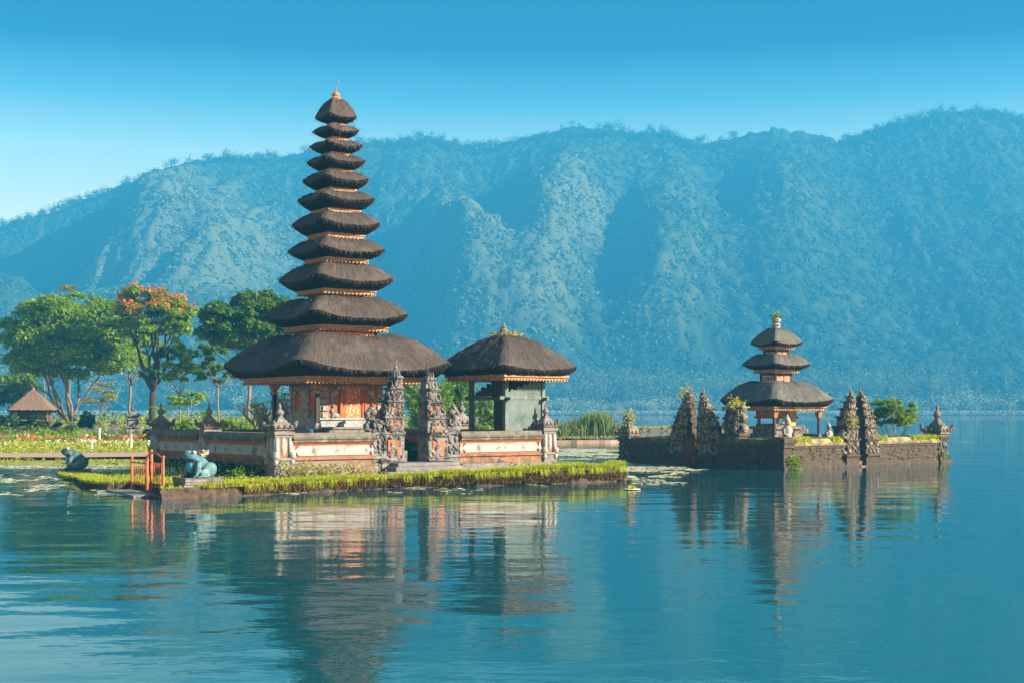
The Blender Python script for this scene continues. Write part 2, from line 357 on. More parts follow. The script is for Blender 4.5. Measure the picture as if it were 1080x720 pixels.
# ------------------------------------------------------------------ lake
def build_water():
    m, nt, b, tc = base_mat("lake_water"); v = tc.outputs['Object']
    b.inputs['Base Color'].default_value = (.005, .066, .080, 1); b.inputs['Roughness'].default_value = .02
    b.inputs['IOR'].default_value = 1.33; b.inputs['Specular IOR Level'].default_value = .5
    big = noise(nt, v, 1, 2, .5, (.24, .42, 1)); mid = noise(nt, v, 1, 3, .55, (.95, 1.35, 1)); fine = noise(nt, v, 1, 3, .55, (3.0, 4.2, 1))
    calm = ramp(nt, noise(nt, v, 1, 3, .6, (.035, .06, 1)), .40, .62)     # breeze patches and calm patches
    def mul(a, k):
        n = nt.nodes.new("ShaderNodeMath"); n.operation = 'MULTIPLY'; nt.links.new(a, n.inputs[0])
        if hasattr(k, 'links'): nt.links.new(k, n.inputs[1])
        else: n.inputs[1].default_value = k
        return n.outputs[0]
    def add(a, c, op='ADD'):
        n = nt.nodes.new("ShaderNodeMath"); n.operation = op; nt.links.new(a, n.inputs[0])
        if hasattr(c, 'links'): nt.links.new(c, n.inputs[1])
        else: n.inputs[1].default_value = c
        return n.outputs[0]
    cf = add(mul(calm, .75), .25)
    h = add(mul(big, .042), mul(mul(mid, .0185), cf)); h = add(h, mul(mul(fine, .0028), cf))
    bn = nt.nodes.new("ShaderNodeBump"); bn.inputs['Strength'].default_value = 1.0; bn.inputs['Distance'].default_value = WAVE
    nt.links.new(h, bn.inputs['Height']); nt.links.new(bn.outputs[0], b.inputs['Normal'])
    mb = MB(); mb.add([(-1900, -50, 0), (1900, -50, 0), (1900, 1750, 0), (-1900, 1750, 0)], [(0, 1, 2, 3)])
    obj('lake', mb, m, kind='structure')
WAVE = 0.9
build_water()

# ------------------------------------------------------------------ mountain rim across the lake
RPX = [-500, -200, 0, 60, 130, 180, 240, 300, 330, 390, 450, 500, 560, 640, 700, 745, 790, 850, 890, 950, 1000, 1040, 1080, 1200, 1400, 1700]
RPY = [306, 281, 243, 223, 196, 184, 172, 169, 166, 155, 150, 158, 150, 144, 142, 158, 154, 152, 152, 131, 116, 118, 128, 153, 193, 233]
YR = 1500.0
def ridge_z(X):
    px = 540+X/YR*F
    return (HOR-np.interp(px, RPX, RPY))/F*YR+HC
FPX = [-400, -150, 0, 20, 45, 90, 130, 180, 230, 300, 380, 450, 520]
FPY = [330, 300, 286, 288, 312, 304, 300, 293, 298, 318, 365, 405, 434]
YF = 1130.0
def terrain(X, Y, crest=False):
    y0 = 925+60*(fbm(X/260, X*0+3, 4)-.5)
    wx = X+70*(fbm(X/170, Y/190, 11, 4)-.5); 
    zr = ridge_z(X)+5*(fbm(X/30, X*0, 5)-.5)
    fan = np.clip((Y-y0)/170, 0, 1)
    t = np.clip((Y-(y0+150))/(YR-(y0+150)), 0, 1.0)
    prof = .72*t**.95+.28*t**2.6
    z = 26*fan*(.6+.8*fbm(X/90, Y/90, 8))+(zr-24)*prof
    env = np.clip(t/.16, 0, 1)*np.clip((1-t)/.22, 0, 1)
    g = ridged(wx/150, Y/520+2, 21, 4)                # spurs running down to the lake
    soft = .45+.55*np.clip((140-X)/260, 0, 1)              # gullies are shallower to the right
    z = z+env*soft*(60*(g-.62)+34*(ridged(wx/58+5, Y/230, 33, 4)-.6))
    spur = 0
    for (xs, ys, wd, am, sl) in ((-45, 1230, 40, 46, -.18), (45, 1300, 46, 50, .15), (135, 1250, 38, 44, .12), (-330, 1280, 52, 46, -.10), (-260, 1200, 40, 34, .1), (250, 1310, 60, 30, .2)):
        c = xs+(Y-ys)*sl+22*(fbm(Y/80, Y*0+xs, 3)-.5)
        spur = spur+1.5*am*np.exp(-((X-c)/wd)**2)*np.exp(-((Y-ys)/150)**2)
    z = z+spur*np.clip(t/.1, 0, 1)
    if crest: return (np.clip(spur/45, 0, 1)+np.clip((g-.70)*3.2, 0, 1)*soft)*np.clip(t/.1, 0, 1)*np.clip((.85-t)/.3, 0, 1)*(.25+.75*np.clip((170-X)/160, 0, 1))  # mask for the pale sunlight tint painted on spur crests, weaker to the right
    back = np.clip(Y-YR, 0, None); z = z-back*.45-np.clip(back-60, 0, None)*.3
    # nearer foothill on the left
    px = 540+X/YF*F; zf = (HOR-np.interp(px, FPX, FPY))/F*YF
    e = np.where(Y < YF, np.clip((Y-y0)/(YF-y0), 0, 1)**.85, np.clip(1-(Y-YF)/260, 0, 1))
    zf = zf*e*(1+.22*(ridged(X/75, Y/200, 51, 3)-.62)*np.clip(4*e*(1-e)+.15, 0, 1))
    z = np.where(Y < YR, np.minimum(z, HC+(zr-HC)*Y/YR-2.0), z)   # no shoulder overtops the rim
    z = np.logaddexp(z/6, zf/6)*6-4.16
    return np.where(Y < y0-8, -2.0, np.maximum(z+.3, -2)), t
def build_mountain():
    xs = np.arange(-960, 961, 2.7); ys = np.arange(870, 1690, 3.0)
    X, Y = np.meshgrid(xs, ys); Z, T = terrain(X, Y)
    ok = np.clip((Z-1.5)/4, 0, 1)
    d, hid = worley(X/8.5+.6*fbm(X/20, Y/20, 2), Y/10.5, 3)
    d2, hid2 = worley(X/4.6, Y/5.5, 13)
    grove = fbm(X/60, Y/75, 71, 3); sun_tint = np.clip(terrain(X, Y, True)*(.4+1.2*fbm(X/22, Y/26, 91, 3)), 0, 1)
    Z = Z+ok*((1-np.clip(d, 0, 1)**2)*(3.2+4.0*hid)+1.6*(1-np.clip(d2, 0, 1))*hid2)
    n0, n1 = X.shape
    i = np.arange(n0*n1).reshape(n0, n1)
    Q = np.stack([i[:-1, :-1], i[:-1, 1:], i[1:, 1:], i[1:, :-1]], -1).reshape(-1, 4)
    me = np_mesh("mountain", np.stack([X, Y, Z], -1).reshape(-1, 3), Q, True)
    at_ = me.attributes.new("tone", 'FLOAT', 'POINT'); at_.data.foreach_set("value", np.clip(hid*.4+hid2*.1+.2*np.clip((grove-.3)*2.5, 0, 1)+.6*sun_tint, 0, 1).ravel().astype(np.float32))  # last term paints sunlight on the spurs into the tone
    m, nt, b, tc = base_mat("far_forest_slope")
    a = nt.nodes.new("ShaderNodeAttribute"); a.attribute_name = "tone"
    cr = nt.nodes.new("ShaderNodeValToRGB"); nt.links.new(a.outputs['Fac'], cr.inputs[0])
    el = cr.color_ramp.elements; el.new(.5)
    for k, (p, c) in enumerate(((.1, (.018, .036, .016)), (.5, (.036, .062, .022)), (.95, (.115, .13, .055)))): el[k].position = p; el[k].color = (*c, 1)  # dark end painted as shade between crowns, pale end as sunlight on spurs
    nt.links.new(cr.outputs[0], b.inputs['Base Color']); b.inputs['Roughness'].default_value = .95; b.inputs['Specular IOR Level'].default_value = .05
    bn = nt.nodes.new("ShaderNodeBump"); bn.inputs['Strength'].default_value = .8; bn.inputs['Distance'].default_value = 2.0
    nt.links.new(noise(nt, tc.outputs['Object'], .35, 4, .7), bn.inputs['Height']); nt.links.new(bn.outputs[0], b.inputs['Normal'])
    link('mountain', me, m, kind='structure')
build_mountain()

def far_trees(name, spots, hmin, hmax, rg, mat, lean=.35, leaf=1.0, per=46, slim=.42, **kw):
    "many distant trees in one mass: thin stems under loose crowns"
    V = []; Q = []; o = 0; P = []; S = []
    for (x, y, z) in spots:
        h = rg.uniform(hmin, hmax); r = h*rg.uniform(.8, 1.15)*slim; base = rg.uniform(.25, .5)
        n = int(per*rg.uniform(.7, 1.3)); q = rg.normal(size=(n, 3))*np.array([r*.5, r*.5, h*.20])+np.array([0, 0, h*(base+.5*(1-base))])
        P.append(q+np.array([x, y, z])); S.append(np.full(n, leaf*h/10))
        wd = .018*h
        V.append(np.array([[x-wd, y, z-2], [x+wd, y, z-2], [x+wd*.6+rg.normal()*.02*h, y, z+h*.8], [x-wd*.6, y, z+h*.8],
                           [x, y-wd, z-2], [x, y+wd, z-2], [x, y+wd*.6, z+h*.8], [x, y-wd*.6, z+h*.8]]))
        Q += [[o, o+1, o+2, o+3], [o+4, o+5, o+6, o+7]]; o += 8
    V = np.concatenate(V); Q = np.array(Q)
    LV, LQ = leaf_arrays(np.concatenate(P), np.concatenate(S), rg, .3, 1.3)
    me = np_mesh(name, np.concatenate([V, LV]), np.concatenate([Q, LQ+len(V)]))
    return link(name, me, mat, **kw)
rg = np.random.default_rng(5)
M['far_pale'] = leaf_mat('far_mist_tint_leaves', [(.22, .26, .14), (.30, .33, .19), (.40, .41, .27)], .2, .95, 1.0, .0)  # mist at the mountain's foot is put into this paled foliage colour
M['far_mid'] = leaf_mat('mist_tint_plantation_leaves', [(.10, .14, .07), (.15, .19, .09), (.22, .25, .13)], .2, .95, 1.0, .0)  # plantation leaves paled too, low mist painted into their colour
M['far_reed'] = leaf_mat('far_reed_blades', [(.32, .34, .23), (.4, .41, .29), (.46, .46, .35)], .2, .95, 1.0, .0)
def build_far_trees():
    sp = []
    x = -900.0
    while x < 900:
        dens = vnoise(np.array([x/40.]), np.array([0.]), 8)[0]
        x += rg.uniform(1.2, 3.6) if dens > .36 else rg.uniform(3, 9)
        for k in range(rg.integers(1, 3)):
            yy = YR+rg.uniform(-16, 4); xx = x+rg.uniform(-2, 2)
            z, _ = terrain(np.array([xx]), np.array([yy])); sp.append((xx, yy, float(z[0])+2))
    far_trees('crest_treeline', sp, 6, 12.5, rg, M['leaf_dark'], per=150, leaf=.85, slim=.42, kind='stuff')
    sp = []
    for k in range(950):                                   # plantation of tall slim trees on the far fan
        xx = rg.uniform(20, 330) if k < 560 else rg.uniform(-650, 760); yy = rg.uniform(985, 1075)
        z, _ = terrain(np.array([xx]), np.array([yy])); sp.append((xx, yy, float(z[0])))
    far_trees('plantation_forest', sp, 11, 19, rg, M['far_mid'], per=40, leaf=.72, slim=.20, kind='stuff')
    sp = []
    for k in range(1300):                                   # bushes and trees along the far shore
        xx = rg.uniform(-650, 760); yy = 925+60*(fbm(np.array([xx/260]), np.array([3.]), 4)[0]-.5)+rg.uniform(2, 55)
        if vnoise(np.array([xx/28]), np.array([1.]), 3)[0] < .3: continue
        z, _ = terrain(np.array([xx]), np.array([yy])); sp.append((xx, yy, float(z[0])-1))
    far_trees('far_shore_trees', sp, 5, 12, rg, M['far_pale'], per=70, leaf=.85, slim=.5, kind='stuff')
    n = 26000                                               # pale reed belt at the water's edge
    xx = rg.uniform(-650, 760, n); yy = 918+60*(fbm(xx/260, xx*0+3, 4)-.5)+rg.uniform(-3, 6, n)
    V, Q = leaf_arrays(np.stack([xx, yy, rg.uniform(.3, 3.0, n)], 1), .9, rg, .1, 1.2)
    link('far_reed_belt', np_mesh('far_reed_belt', V, Q), M['far_reed'], kind='stuff')
build_far_trees()
def build_forest():
    rg = np.random.default_rng(12); n = 105000
    X = rg.uniform(-640, 640, n); Y = rg.uniform(930, 1500, n); keep = np.abs(X) < .40*Y+30; X, Y = X[keep], Y[keep]
    grove = fbm(X/34, Y/40, 41, 3); keep = grove > .22; X, Y = X[keep], Y[keep]
    Z, T = terrain(X, Y); keep = Z > 3; X, Y, Z = X[keep], Y[keep], Z[keep]; n = len(X); k = 6
    R_ = rg.uniform(1.2, 2.9, n); q = rg.normal(size=(n, k, 3)); q /= np.linalg.norm(q, axis=2)[:, :, None]; q[:, :, 2] = np.abs(q[:, :, 2])
    P = np.stack([X, Y, Z+2.5], 1)[:, None]+q*R_[:, None, None]*np.array([1, 1, 1.2]); P = P.reshape(-1, 3); N = q.reshape(-1, 3)
    pale = np.repeat(np.clip(terrain(X, Y, True)*(.4+1.2*fbm(X/22, Y/26, 91, 3)), 0, 1)+rg.normal(0, .07, n) > .36, k)  # trees that take the painted sunlit tint
    V, Q = leaf_arrays(P[pale], np.repeat(R_, k)[pale]*1.1, rg, .2, 1.2, N=N[pale]*2.2)
    link('sunlit_tint_slope_forest', np_mesh('sunlit_tint_slope_forest', V, Q), leaf_mat("sunlit_tint_forest_leaves", [(.085, .11, .04), (.12, .14, .055), (.16, .17, .075)], .0, .95, 1.0, .0), kind='stuff')  # paler copy of the forest leaves, sunlight on the spurs put into colour
    V, Q = leaf_arrays(P[~pale], np.repeat(R_, k)[~pale]*1.1, rg, .2, 1.2, N=N[~pale]*2.2)
    me = np_mesh('slope_forest', V, Q)
    link('slope_forest', me, leaf_mat("far_forest_leaves", [(.035, .062, .020), (.055, .09, .027), (.085, .125, .038)], .0, .95, 1.0, .0), kind='stuff')
build_forest()

# ------------------------------------------------------------------ air
def build_haze():
    mb = MB(); mb.box(-1895, 1895, -45, 1745, -3.2, HAZE_TOP)
    m = bpy.data.materials.new("morning_haze"); m.use_nodes = True; nt = m.node_tree; nt.nodes.clear()
    pv = nt.nodes.new("ShaderNodeVolumePrincipled"); out = nt.nodes.new("ShaderNodeOutputMaterial")
    pv.inputs['Density'].default_value = HAZE_D; pv.inputs['Color'].default_value = (*HAZE_C, 1); pv.inputs['Anisotropy'].default_value = 0.0
    nt.links.new(pv.outputs[0], out.inputs['Volume'])
    obj('haze', mb, m, kind='stuff')
HAZE_TOP, HAZE_D, HAZE_C = 352.0, .00063, (.055, .462, .835)
build_haze()

# ------------------------------------------------------------------ near land
def inside(poly, x, y):
    x = np.asarray(x); y = np.asarray(y); r = np.zeros(x.shape, bool); n = len(poly)
    for i in range(n):
        (x1, y1), (x2, y2) = poly[i], poly[(i+1) % n]
        c = (y1 > y) != (y2 > y); xi = (x2-x1)*(y-y1)/((y2-y1) if y2 != y1 else 1e-9)+x1
        r ^= c & (x < xi)
    return r
def densify(poly, step, wob, s=0, close=True):
    out = []
    for i in range(len(poly) if close else len(poly)-1):
        a = np.array(poly[i], float); b = np.array(poly[(i+1) % len(poly)], float); n = max(1, int(np.linalg.norm(b-a)/step))
        nr = np.array([-(b-a)[1], (b-a)[0]]); nr /= np.linalg.norm(nr)+1e-9
        for k in range(n):
            p = a+(b-a)*k/n; q = (float(fbm(np.array([p[0]*.9]), np.array([p[1]*.9]), s, 3)[0])-.5)*wob
            out.append(tuple(p+nr*q))
    if not close: out.append(tuple(poly[-1]))
    return out
BANK = [(-10.62, 42.25), (-7.5, 45.5), (-4.6, 48.3), (-1.9, 49.8), (.7, 51.1), (3.95, 53.5), (4.3, 54.6), (3.6, 57.5), (2.4, 62), (-3.5, 69), (-9, 71.5), (-14.5, 66), (-16.5, 62.5),
        (-18.6, 58.2), (-18.2, 56.4), (-16.6, 53.5), (-15.4, 50.2), (-13.75, 47.5), (-12.95, 47.7), (-12.35, 46.6), (-11.55, 45.4)]
def bank_z(x, y):
    x = np.asarray(x, float); y = np.asarray(y, float)
    z = .33+.02*np.clip(x+7, 0, 9)
    z = np.where(x < -12.2, .27-.035*np.clip(-12.2-x, 0, 5), z)
    return z
def build_island():
    top = densify(BANK, .16, .30, 3); low = densify(BANK, .16, .4, 9)
    n = len(top); V = []; F_ = []
    cxy = np.mean(np.array(top), 0)
    rings = []
    for lev, f in enumerate((-.9, 0.0, .45, .85, 1.0)):
        ids = []
        for k in range(n):
            (x, y), (xl, yl) = top[k], low[k]
            zt = float(bank_z(x, y)); z = -.9 if f < 0 else zt*f
            q = {0: .14, 1: .10, 2: .0, 3: .03, 4: -.08}[lev]+.34*(float(fbm(np.array([x*1.7+lev*.8]), np.array([y*1.7+lev*.6]), 23, 3)[0])-.5)
            d = np.array([x, y])-cxy; d /= np.linalg.norm(d)
            px_, py_ = (xl if lev < 3 else x)+d[0]*q+rnd.uniform(-.05, .05), (yl if lev < 3 else y)+d[1]*q+rnd.uniform(-.05, .05)
            ids.append(len(V)); V.append((px_, py_, z))
        rings.append(ids)
    for a, b in zip(rings[:-1], rings[1:]):
        for k in range(n): F_.append((a[k], a[(k+1) % n], b[(k+1) % n], b[k]))
    mb = MB(); mb.add(V, F_)
    obj('island_bank', mb, M['bank'], smooth=False, kind='structure')
    g = MB(); g.add([V[i] for i in rings[-1]], [tuple(range(n))])
    obj('island_ground', g, M['lawn'], kind='structure')
build_island()

# the mainland on the left, rising gently away from the lake
LAND = [(-140, 68), (-60, 69), (-30, 69.5), (-20, 70), (-15.5, 71), (-12, 75), (-8, 84), (-4, 92), (-.5, 104), (1.0, 112), (3.2, 118.2), (8.2, 119.2), (9.7, 121.3), (8.4, 124), (4, 128), (1, 150), (-6, 215), (-60, 260), (-200, 260)]
def poly_dist(poly, x, y):
    best = np.full(np.shape(x), 1e9)
    for i in range(len(poly)):
        (x1, y1), (x2, y2) = poly[i], poly[(i+1) % len(poly)]; dx, dy = x2-x1, y2-y1
        t = np.clip(((x-x1)*dx+(y-y1)*dy)/(dx*dx+dy*dy), 0, 1); best = np.minimum(best, np.hypot(x-x1-t*dx, y-y1-t*dy))
    return best
def land_z(x, y):
    x = np.asarray(x, float); y = np.asarray(y, float)
    return np.minimum(land_y(y), .06+.09*poly_dist(LAND, x, y))
def land_y(y):
    return np.interp(y, [66, 69, 73, 87, 101, 150, 260], [.12, .2, .30, .5, .7, 1.2, 1.3])
def build_land():
    P = densify(LAND, 2.0, 1.2, 6); xs = np.arange(-150, 20, 1.5); ys = np.concatenate([np.arange(66, 110, .7), np.arange(110, 262, 2.5)])
    X, Y = np.meshgrid(xs, ys); ins = inside(P, X, Y)
    Z = np.where(ins, land_z(X, Y)+.10*(fbm(X/3, Y/3, 4)-.5), -.9)
    n0, n1 = X.shape; i = np.arange(n0*n1).reshape(n0, n1)
    Q = np.stack([i[:-1, :-1], i[:-1, 1:], i[1:, 1:], i[1:, :-1]], -1).reshape(-1, 4)
    link('garden_ground', np_mesh('garden_ground', np.stack([X, Y, Z], -1).reshape(-1, 3), Q, True), M['garden'], kind='structure')
    n = 110; x = np.linspace(-100, -13.5, n); V = []; 
    for a in x: 
        y = 72.6+.5*math.sin(a*.21)+max(0, (a+22))*.25; V += [(a, y-1.9, float(land_y(y-1.9))+.09), (a, y+2.4, float(land_y(y+2.4))+.10)]
    mb = MB(); mb.add(V, [(2*k, 2*k+2, 2*k+3, 2*k+1) for k in range(n-1)]); obj('garden_path', mb, M['path'], kind='structure')
    # sandy rim of the spit
    mb = MB(); top = [(2.6, 117.2), (5, 117.6), (8.4, 118.6), (10.2, 121.2), (9.6, 122.4), (6.5, 121.6), (2.6, 121)]
    mb.slab(densify(top, .5, .6, 2), -.4, .22); obj('spit_shore', mb, M['path'], kind='structure')
build_land()
# ------------------------------------------------------------------ thatched roofs
def sq_r(phi, p):
    c, s = abs(math.cos(phi)), abs(math.sin(phi)); return 1.0/((c**p+s**p)**(1/p))
def roof_mesh(half, z_mid, up, z_top, neck, z_bot, bot_half, p=9.0, seg=96, rings=18, bulge=1.55, seed=0, rag=.035, close_top=False, dip=.12, apex_p=3.0):
    """one puffy thatched roof: returns the top shell (with u round, v down the slope) and the dark cut edge under it"""
    rr = np.random.default_rng(seed)
    def corner(phi): return (sq_r(phi, p)-1)/(sq_r(math.pi/4, p)-1)
    V = []; UV = []; phis = [2*math.pi*k/seg for k in range(seg)]
    per = 8*half
    lump = lambda k, r: (fbm(np.array([math.cos(phis[k])*3+seed*7.1]), np.array([math.sin(phis[k])*3+r*.9]), 3, 3)[0]-.5)
    for i in range(rings+1):
        t = i/rings
        for k, ph in enumerate(phis):
            pp = apex_p+(p-apex_p)*min(1, t*1.6)
            cr = corner(ph)
            r0 = neck*sq_r(ph, 6.0); r1 = half*sq_r(ph, p)
            r = r0+(r1-r0)*(t**.92)
            zr = z_mid+up*cr**1.7
            z = z_top-(z_top-zr)*((t if close_top else max(0, (t-.10)/.90))**bulge)-(0 if close_top else dip*math.exp(-(t/.13)**2)*(1-.85*cr**.6))
            z += up*.25*cr**3*math.sin(math.pi*min(1, t))      # hip stands a little proud
            z += lump(k, r)*.09*min(1, half/2)*(1-.75*t)+rr.normal()*.010
            if i == rings: r += rr.normal()*rag*.5; z += rr.normal()*rag*.3
            V.append((r*math.cos(ph), r*math.sin(ph), z)); UV.append((k/seg*per, t*(half-neck)*1.15))
    Q = [(i*seg+k, i*seg+(k+1) % seg, (i+1)*seg+(k+1) % seg, (i+1)*seg+k) for i in range(rings) for k in range(seg)]
    Q = [(a, d, c, b) for a, b, c, d in Q]
    if close_top:
        V.append((0, 0, z_top+.02)); UV.append((0, 0)); a = len(V)-1
        Q += [(k, (k+1) % seg, a) for k in range(seg)]
    me = bpy.data.meshes.new("thatch"); me.from_pydata(V, [], Q); me.update()
    ul = me.uv_layers.new(name="uv")
    for pl in me.polygons:
        us = [UV[v][0] for v in pl.vertices]; wrap = max(us)-min(us) > per/2
        for li, v in zip(pl.loop_indices, pl.vertices):
            u, q = UV[v]; ul.data[li].uv = (u+per if wrap and u < per/2 else u, q)
    me.polygons.foreach_set("use_smooth", [True]*len(me.polygons))
    # the cut edge: from the rim in and down to the eave frame, thick and slightly rolled
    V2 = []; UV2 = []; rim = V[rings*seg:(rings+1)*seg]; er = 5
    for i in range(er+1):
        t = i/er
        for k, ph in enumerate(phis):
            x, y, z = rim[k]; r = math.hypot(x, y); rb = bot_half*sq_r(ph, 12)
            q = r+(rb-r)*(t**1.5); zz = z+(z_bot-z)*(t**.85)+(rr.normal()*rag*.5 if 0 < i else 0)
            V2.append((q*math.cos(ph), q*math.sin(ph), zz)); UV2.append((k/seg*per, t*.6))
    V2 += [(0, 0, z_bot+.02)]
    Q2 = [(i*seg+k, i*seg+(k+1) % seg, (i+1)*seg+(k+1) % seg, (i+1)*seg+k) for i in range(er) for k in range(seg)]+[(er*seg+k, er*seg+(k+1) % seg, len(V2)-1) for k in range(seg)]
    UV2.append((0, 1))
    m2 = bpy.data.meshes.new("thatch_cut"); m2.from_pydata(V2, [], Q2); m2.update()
    ul = m2.uv_layers.new(name="uv")
    for pl in m2.polygons:
        us = [UV2[v][0] for v in pl.vertices]; wrap = max(us)-min(us) > per/2
        for li, v in zip(pl.loop_indices, pl.vertices):
            u, q = UV2[v]; ul.data[li].uv = (u+per if wrap and u < per/2 else u, q)
    m2.polygons.foreach_set("use_smooth", [True]*len(m2.polygons))
    return me, m2
def add_roof(parent, mat, half, z_mid, up, z_top, neck, z_bot, bot_half, z_trim, trim_half, seed, trim_mat='gold_trim', **kw):
    a, b = roof_mesh(half, z_mid, up, z_top, neck, z_bot, bot_half, seed=seed, **kw)
    r = link('thatched_roof', a, M[mat], parent); link('eave_cut', b, M['thatch_shade'], r)
    # loose fibre: a ragged fringe at the rim and strands standing off the slope
    rr = np.random.default_rng(seed+500); co = np.empty(len(a.vertices)*3, np.float32); a.vertices.foreach_get("co", co); co = co.reshape(-1, 3)
    seg = kw.get('seg', 96); rim = co[18*seg:19*seg]; per = 8*half; n = int(per*70); k = rr.integers(0, seg, n); f = rr.uniform(0, 1, (n, 1)); P = rim[k]*(1-f)+rim[(k+1) % seg]*f
    out = P.copy(); out[:, 2] = 0; out /= np.linalg.norm(out, axis=1)[:, None]; ln = out*rr.uniform(.2, .9, (n, 1))+rr.normal(size=(n, 3))*.25; ln[:, 2] = -rr.uniform(1.0, 2.2, n)
    V, Q = blade_arrays(P-out*.03, .05+.07*rr.uniform(0, 1, n)**2, .022, ln, rr)
    n2 = int(half*half*130); k = rr.integers(3*seg, 18*seg, n2); P2 = co[k]+rr.normal(size=(n2, 3))*np.array([.05, .05, .0]); o2 = P2.copy(); o2[:, 2] = 0; o2 /= np.linalg.norm(o2, axis=1)[:, None]+1e-6
    l2 = o2*1.6+rr.normal(size=(n2, 3))*.25; l2[:, 2] = -.9; V2, Q2 = blade_arrays(P2+np.array([0, 0, .005]), .12, .018, l2, rr)
    link('straw_fringe', np_mesh('straw_fringe', np.concatenate([V, V2]), np.concatenate([Q, Q2+len(V)])), M['straw'], r)
    mb = MB(); h = z_bot-z_trim+.02
    mb.ring(trim_half*1.05, trim_half*.80, z_bot-.45*h+.02, z_bot+.03); mb.ring(trim_half, trim_half*.74, z_trim, z_bot-.45*h+.018)
    n = max(5, int(trim_half*2/.17))                       # carved drops along the frame
    for s in range(4):
        for k in range(n+1):
            q = -trim_half+2*trim_half*k/n; c, si = math.cos(s*math.pi/2), math.sin(s*math.pi/2); x, y = q, -trim_half-.03
            X, Y = x*c-y*si, x*si+y*c; mb.box(X-.022, X+.022, Y-.022, Y+.022, z_trim-.03*min(1, trim_half), z_trim+.05)
    obj('eave_frame', mb, M[trim_mat], r)
    return r

# ------------------------------------------------------------------ carved stone
def knob(mb, x, y, z, s, j=.12): mb.ball((x, y, z), (s, s, s*1.15), 7, 5, j=j)
def curl(mb, x, y, z, s, side, depth):
    "a carved wing scroll on the edge of a gate or pillar, side -1/+1"
    mb.ball((x, y, z), (s, depth, s*.8), 9, 6, j=.08)
    mb.ball((x+side*s*.75, y, z+s*.75), (s*.55, depth*.9, s*.75), 8, 6, j=.08)
    mb.ball((x+side*s*.35, y, z+s*1.45), (s*.38, depth*.75, s*.5), 7, 5, j=.08)
    mb.ball((x+side*s*.95, y, z+s*.15), (s*.3, depth*.7, s*.3), 7, 5, j=.08)
def carve(mb, x0, x1, y, z0, z1, n, s, r):
    "relief knobs, leaves and small masks over a face at y"
    for k in range(n):
        x = r.uniform(x0, x1); z = r.uniform(z0, z1); q = s*r.uniform(.5, 1.1)
        mb.ball((x, y, z), (q*r.uniform(.6, 1.2), q*.6, q*r.uniform(.7, 1.5)), 7, 5, j=.15)
def gate_pillar(name, loc, rz, side, tiers, depth, mats, seed, inlay=True, **kw):
    """half of a split gate. x grows outwards from the plain inner face (side = -1: leftwards).
    tiers: (z0, z1, width, depth factor); a moulded slab crowns every tier; the outer edge steps in and carries scrolls"""
    r = random.Random(seed); root = empty(name, loc, rz, **kw)
    body = MB(); orn = MB(); inls = []; sp = MB(); X = lambda v: side*v
    def bx(mb, a, b, y0, y1, z0, z1, t=0, j=.012): mb.box(min(X(a), X(b)), max(X(a), X(b)), y0, y1, z0, z1, t, 0, j)
    for i, (z0, z1, w, df) in enumerate(tiers):
        d = depth*df/2; g = min(.16, (z1-z0)*.26); zi = z1-g
        bx(body, 0, w, -d, d, z0, zi)
        for q, (ov, a, b) in enumerate(((.05, 0, .35), (.11, .35, .72), (.04, .72, 1.0))):
            bx(body, .004*q, w+ov, -d-ov, d+ov, zi+g*a+.001, zi+g*b)
        if inlay and w > .42 and i > 0:
            inl = MB(); inls.append(inl); bx(inl, w*.22, w*.80, -d-.03, -d+.02, z0+(zi-z0)*.12, z0+(zi-z0)*.82, 0, .004)
            bx(body, w*.36, w*.66, -d-.055, -d+.02, z0+(zi-z0)*.2, z0+(zi-z0)*.64, .02)
        if i:
            carve(orn, X(w*.05), X(w*.97), -d-.02, z0+.04, zi, int(10+w*15), .085*(.7+.4*w), r)
            for q in range(int(3+5*w)): knob(orn, X(r.uniform(.05, w)), -d-.09, z1-.03, .05)
            zc = z0+(zi-z0)*.12
            curl(orn, X(w+.06), -d*.4, zc, .15*(.6+.5*w), side, d*.7); curl(orn, X(w+.03), d*.5, zc, .12*(.6+.5*w), side, d*.4)
            if w > .5: curl(orn, X(w+.05), -d*.5, z0+(zi-z0)*.62, .10, side, d*.5)
            for q in range(3): orn.lathe([(.07, 0), (.055, .08), (.03, .10), (.035, .17), (.0, .3)], 6, (X(w*(.35+.3*q)), -d*.9, z1-.02))
    zt = tiers[-1][1]; w = tiers[-1][2]
    sp.lathe([(w*.52, 0), (w*.42, .10), (w*.26, .14), (w*.34, .22), (w*.18, .30), (w*.22, .36), (w*.08, .46), (.01, .66)], 8, (X(w*.5), 0, zt-.03))
    obj('shaft', body, M[mats[0]], root, bevel=.012)
    for inl in inls: obj('brick_inlay', inl, M[mats[2]], root)
    obj('carving', orn, M[mats[1]], root, smooth=True)
    obj('finial', sp, M[mats[1]], root, smooth=False)
    return root
